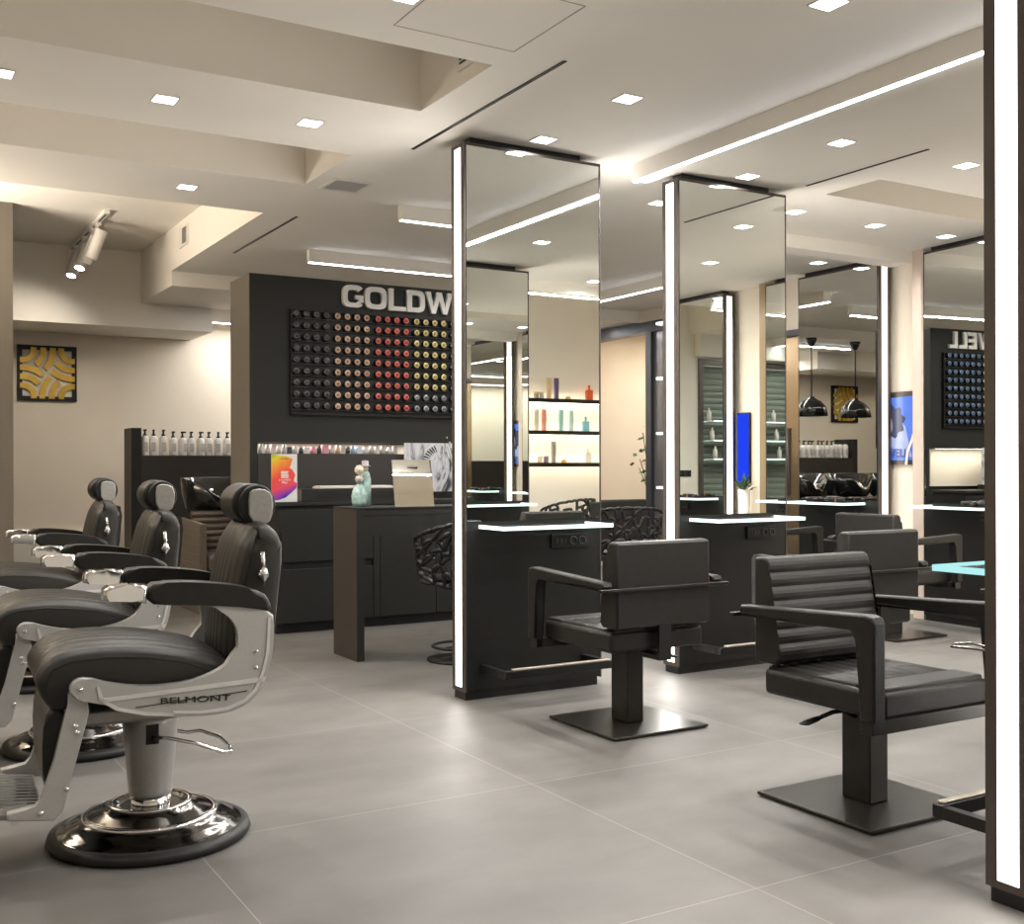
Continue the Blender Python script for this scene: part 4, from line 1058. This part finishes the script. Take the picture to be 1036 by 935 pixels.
# local coordinates: y runs towards the camera as -y, built directly in world axes relative to origin
def yz(pts, x0, x1, m_, nm):
    obj(nm, MB().prism(pts, x0, x1, 'x'), m_, t)
yz([(-.60, 0), (0, 0), (0, .575), (-.60, .575)], -.03, -.002, M['frame'], 'frame')
yz([(-.59, .035), (-.01, .035), (-.01, .52), (-.59, .54)], -.034, -.0301, mat('poster_blue', (.10, .20, .72), .18, var=.12, nscale=3), 'print')
yz([(-.50, .06), (-.36, .06), (-.34, .12), (-.26, .15), (-.21, .10), (-.10, .05), (-.02, .05), (-.02, .42), (-.14, .50), (-.30, .44), (-.44, .30)][::1], -.036, -.0341, mat('poster_grey', (.34, .40, .66), .2, var=.15, nscale=5), 'print_glow')
cx_, cz_ = -.30, .34
hairp = [(cx_+(.125+.016*math.sin(9*a))*math.cos(a), cz_+(.125+.016*math.sin(9*a))*math.sin(a)) for a in [k*2*PI/40 for k in range(40)]]
yz(hairp, -.038, -.0361, mat('poster_hair', (.055, .06, .12), .2), 'print_hair')
facep = [(cx_+.045+.062*math.cos(a), cz_-.03+.09*math.sin(a)) for a in [k*2*PI/24 for k in range(24)]]
yz(facep, -.040, -.0381, mat('poster_skin', (.42, .40, .52), .2), 'print_face')
yz([(cx_+.02, cz_-.10), (cx_+.08, cz_-.10), (cx_+.10, cz_-.24), (cx_, cz_-.24)], -.0395, -.0381, mat('poster_skin2', (.40, .38, .50), .2), 'print_neck')
for (dx, dz, w_, h_) in ((.07, -.01, .014, .006), (.025, -.01, .014, .006)): yz([(cx_+dx-w_, cz_+dz), (cx_+dx, cz_+dz-h_), (cx_+dx+w_, cz_+dz), (cx_+dx, cz_+dz+h_)], -.0408, -.0401, M['rubber'], 'print_eye')
yz([(cx_+.03, cz_-.08), (cx_+.048, cz_-.088), (cx_+.068, cz_-.08), (cx_+.048, cz_-.074)], -.0408, -.0401, mat('poster_lip', (.30, .12, .20), .3), 'print_lips')
cv = [(-.44, .0), (-.455, .10), (-.50, .20), (-.54, .32), (-.555, .45), (-.56, .575)]
yz(cv+[(a-.022, b) for a, b in cv[::-1]], -.044, -.0405, M['white_letter'], 'print_curve')
me = text_mesh('GOLDWELL', mat('poster_text', (.06, .09, .30), .3), -.47, -.02, .06, .125, 0, .002, .02)
lt = obj('lettering', me, None, t); lt.rotation_euler = (0, 0, -PI/2); lt.location = (-.0415, -.49, 0)
lt.rotation_euler = (0, 0, -PI/2)
t = thing('blue_screen', 'narrow glowing blue screen reflected beside the strip light', 'screen', (7.1, 1.815, 1.0))
obj('housing', MB().box(-.03, 0, 0, .16, 0, .66, bev=.004), M['steel_black'], t)
obj('display', MB().box(-.033, -.0301, 0.006, .154, .012, .648), M['screen_blue'], t)
def plant(x, y, pot_h, label, cat='plant', scale=1., n=26, potr=.12):
    t = thing('potted_plant', label, cat, (x, y, 0))
    obj('pot', MB().lathe([(0, 0), (potr*.7, 0), (potr, pot_h), (potr*.9, pot_h), (potr*.85, pot_h-.03), (0, pot_h-.03)], 24), M['white_paint'], t)
    mb = MB(); st = MB(); rng = random.Random(int(x*100))
    for k in range(n):
        a = rng.random()*2*PI; l_ = scale*(.12+.16*rng.random()); el = R(rng.uniform(20, 80)); z0 = pot_h-.03
        d_ = Vector((math.cos(a)*math.cos(el), math.sin(a)*math.cos(el), math.sin(el))); s_ = Vector((-math.sin(a), math.cos(a), 0))*.022*scale
        p0 = Vector((0, 0, z0)); p1 = p0+d_*l_*.6; p2 = p0+d_*l_+Vector((0, 0, -.02))
        st.tube([p0, p1], .003, 5)
        v = [mb.bm.verts.new(q) for q in (p0+d_*l_*.35, p1+s_, p2, p1-s_+Vector((0, 0, .006)))]
        mb._face(v, 0)
    obj('stems', st, M['leaf'], t); obj('leaves', mb, M['leaf'], t)
plant(6.985, 2.0, .95, 'small leafy plant in a tall white pot under the blue screen', potr=.055, scale=.8)
t = thing('leafy_branch', 'few green leaves of a plant showing at the doorway edge in the gap', 'plant', (7.62, 9.72, 0))
obj('pot', MB().lathe([(0, 0), (.13, 0), (.17, .35), (.15, .35), (0, .33)], 24), M['white_paint'], t)
mb = MB(); st = MB(); rng = random.Random(5)
for k in range(4):
    a = PI*.5+k*.5; top = Vector((math.cos(a)*.18, math.sin(a)*.22, 1.15+.4*rng.random()))
    st.tube([(0, 0, .3), (top.x*.3, top.y*.3, .8), top], .006, 5)
    for q in range(4):
        c_ = Vector((0, 0, .3)).lerp(top, .75+.1*q)+Vector((rng.uniform(-.06, .06), rng.uniform(-.08, .08), 0)); b_ = rng.random()*6
        u_ = Vector((math.cos(b_), math.sin(b_), .4)).normalized()*.06; v_ = Vector((-math.sin(b_), math.cos(b_), .3)).normalized()*.03
        mb._face([mb.bm.verts.new(z_) for z_ in (c_-u_, c_+v_, c_+u_, c_-v_)], 0)
obj('stems', st, M['leaf'], t); obj('leaves', mb, M['leaf'], t)

# ------------------------------------------------------------------ world, camera, view
wd = bpy.data.worlds.new('room_world'); S.world = wd; wd.use_nodes = True
wd.node_tree.nodes['Background'].inputs[0].default_value = (1., .93, .84, 1); wd.node_tree.nodes['Background'].inputs[1].default_value = .3
area('corridor_lamp', (8.2, 9.6, 2.7), 1.2, 1.2, 13, (1, .88, .72))
t = thing('added_uplight', 'added unseen uplight beam brightening the high ceiling, left of the picture', 'light', (-.75, 8.1, 1.95))  # added fixture out of view, there to lift the high ceiling
obj('housing', MB().box(-.05, .05, -.8, .8, 0, .05, bev=.004), M['white_paint'], t)
obj('diffuser', MB().box(-.04, .04, -.78, .78, .0501, .056), emis('added_uplight_glow', (1, .9, .76), 6), t)
obj('hanger', MB().tube([(0, -.7, .05), (0, -.7, 1.2)], .003, 6).tube([(0, .7, .05), (0, .7, 1.2)], .003, 6), M['steel_black'], t)
area('added_uplight_lamp', (-.75, 8.1, 2.015), .08, 1.55, 125, (1, .89, .75), rot=(PI, 0, 0))  # upward light of the added fixture

cam = bpy.data.cameras.new('camera'); co = bpy.data.objects.new('camera', cam); COL.objects.link(co); S.camera = co
FPX, YAW, YH, ROLL = 1118.2, R(30.63), 473.8, -.002647
cam.sensor_fit = 'HORIZONTAL'; cam.sensor_width = 36; cam.lens = FPX/1036*36
cam.shift_x = 0; cam.shift_y = (YH-467.5)/1036
co.location = (0, 0, 1.15)
co.rotation_mode = 'QUATERNION'
co.rotation_quaternion = (Matrix.Rotation(-YAW, 3, 'Z') @ Matrix.Rotation(PI/2, 3, 'X') @ Matrix.Rotation(ROLL, 3, 'Z')).to_quaternion()
cam.clip_start = .05
S.view_settings.view_transform = 'Standard'; S.view_settings.look = 'None'; S.view_settings.gamma = 1; S.view_settings.use_curve_mapping = False
S.view_settings.exposure = 0.84
S.cycles.use_denoising = True
S.cycles.max_bounces = 12; S.cycles.diffuse_bounces = 5; S.cycles.glossy_bounces = 8; S.cycles.transmission_bounces = 8
S.cycles.sample_clamp_indirect = 6; S.cycles.caustics_reflective = False; S.cycles.caustics_refractive = False
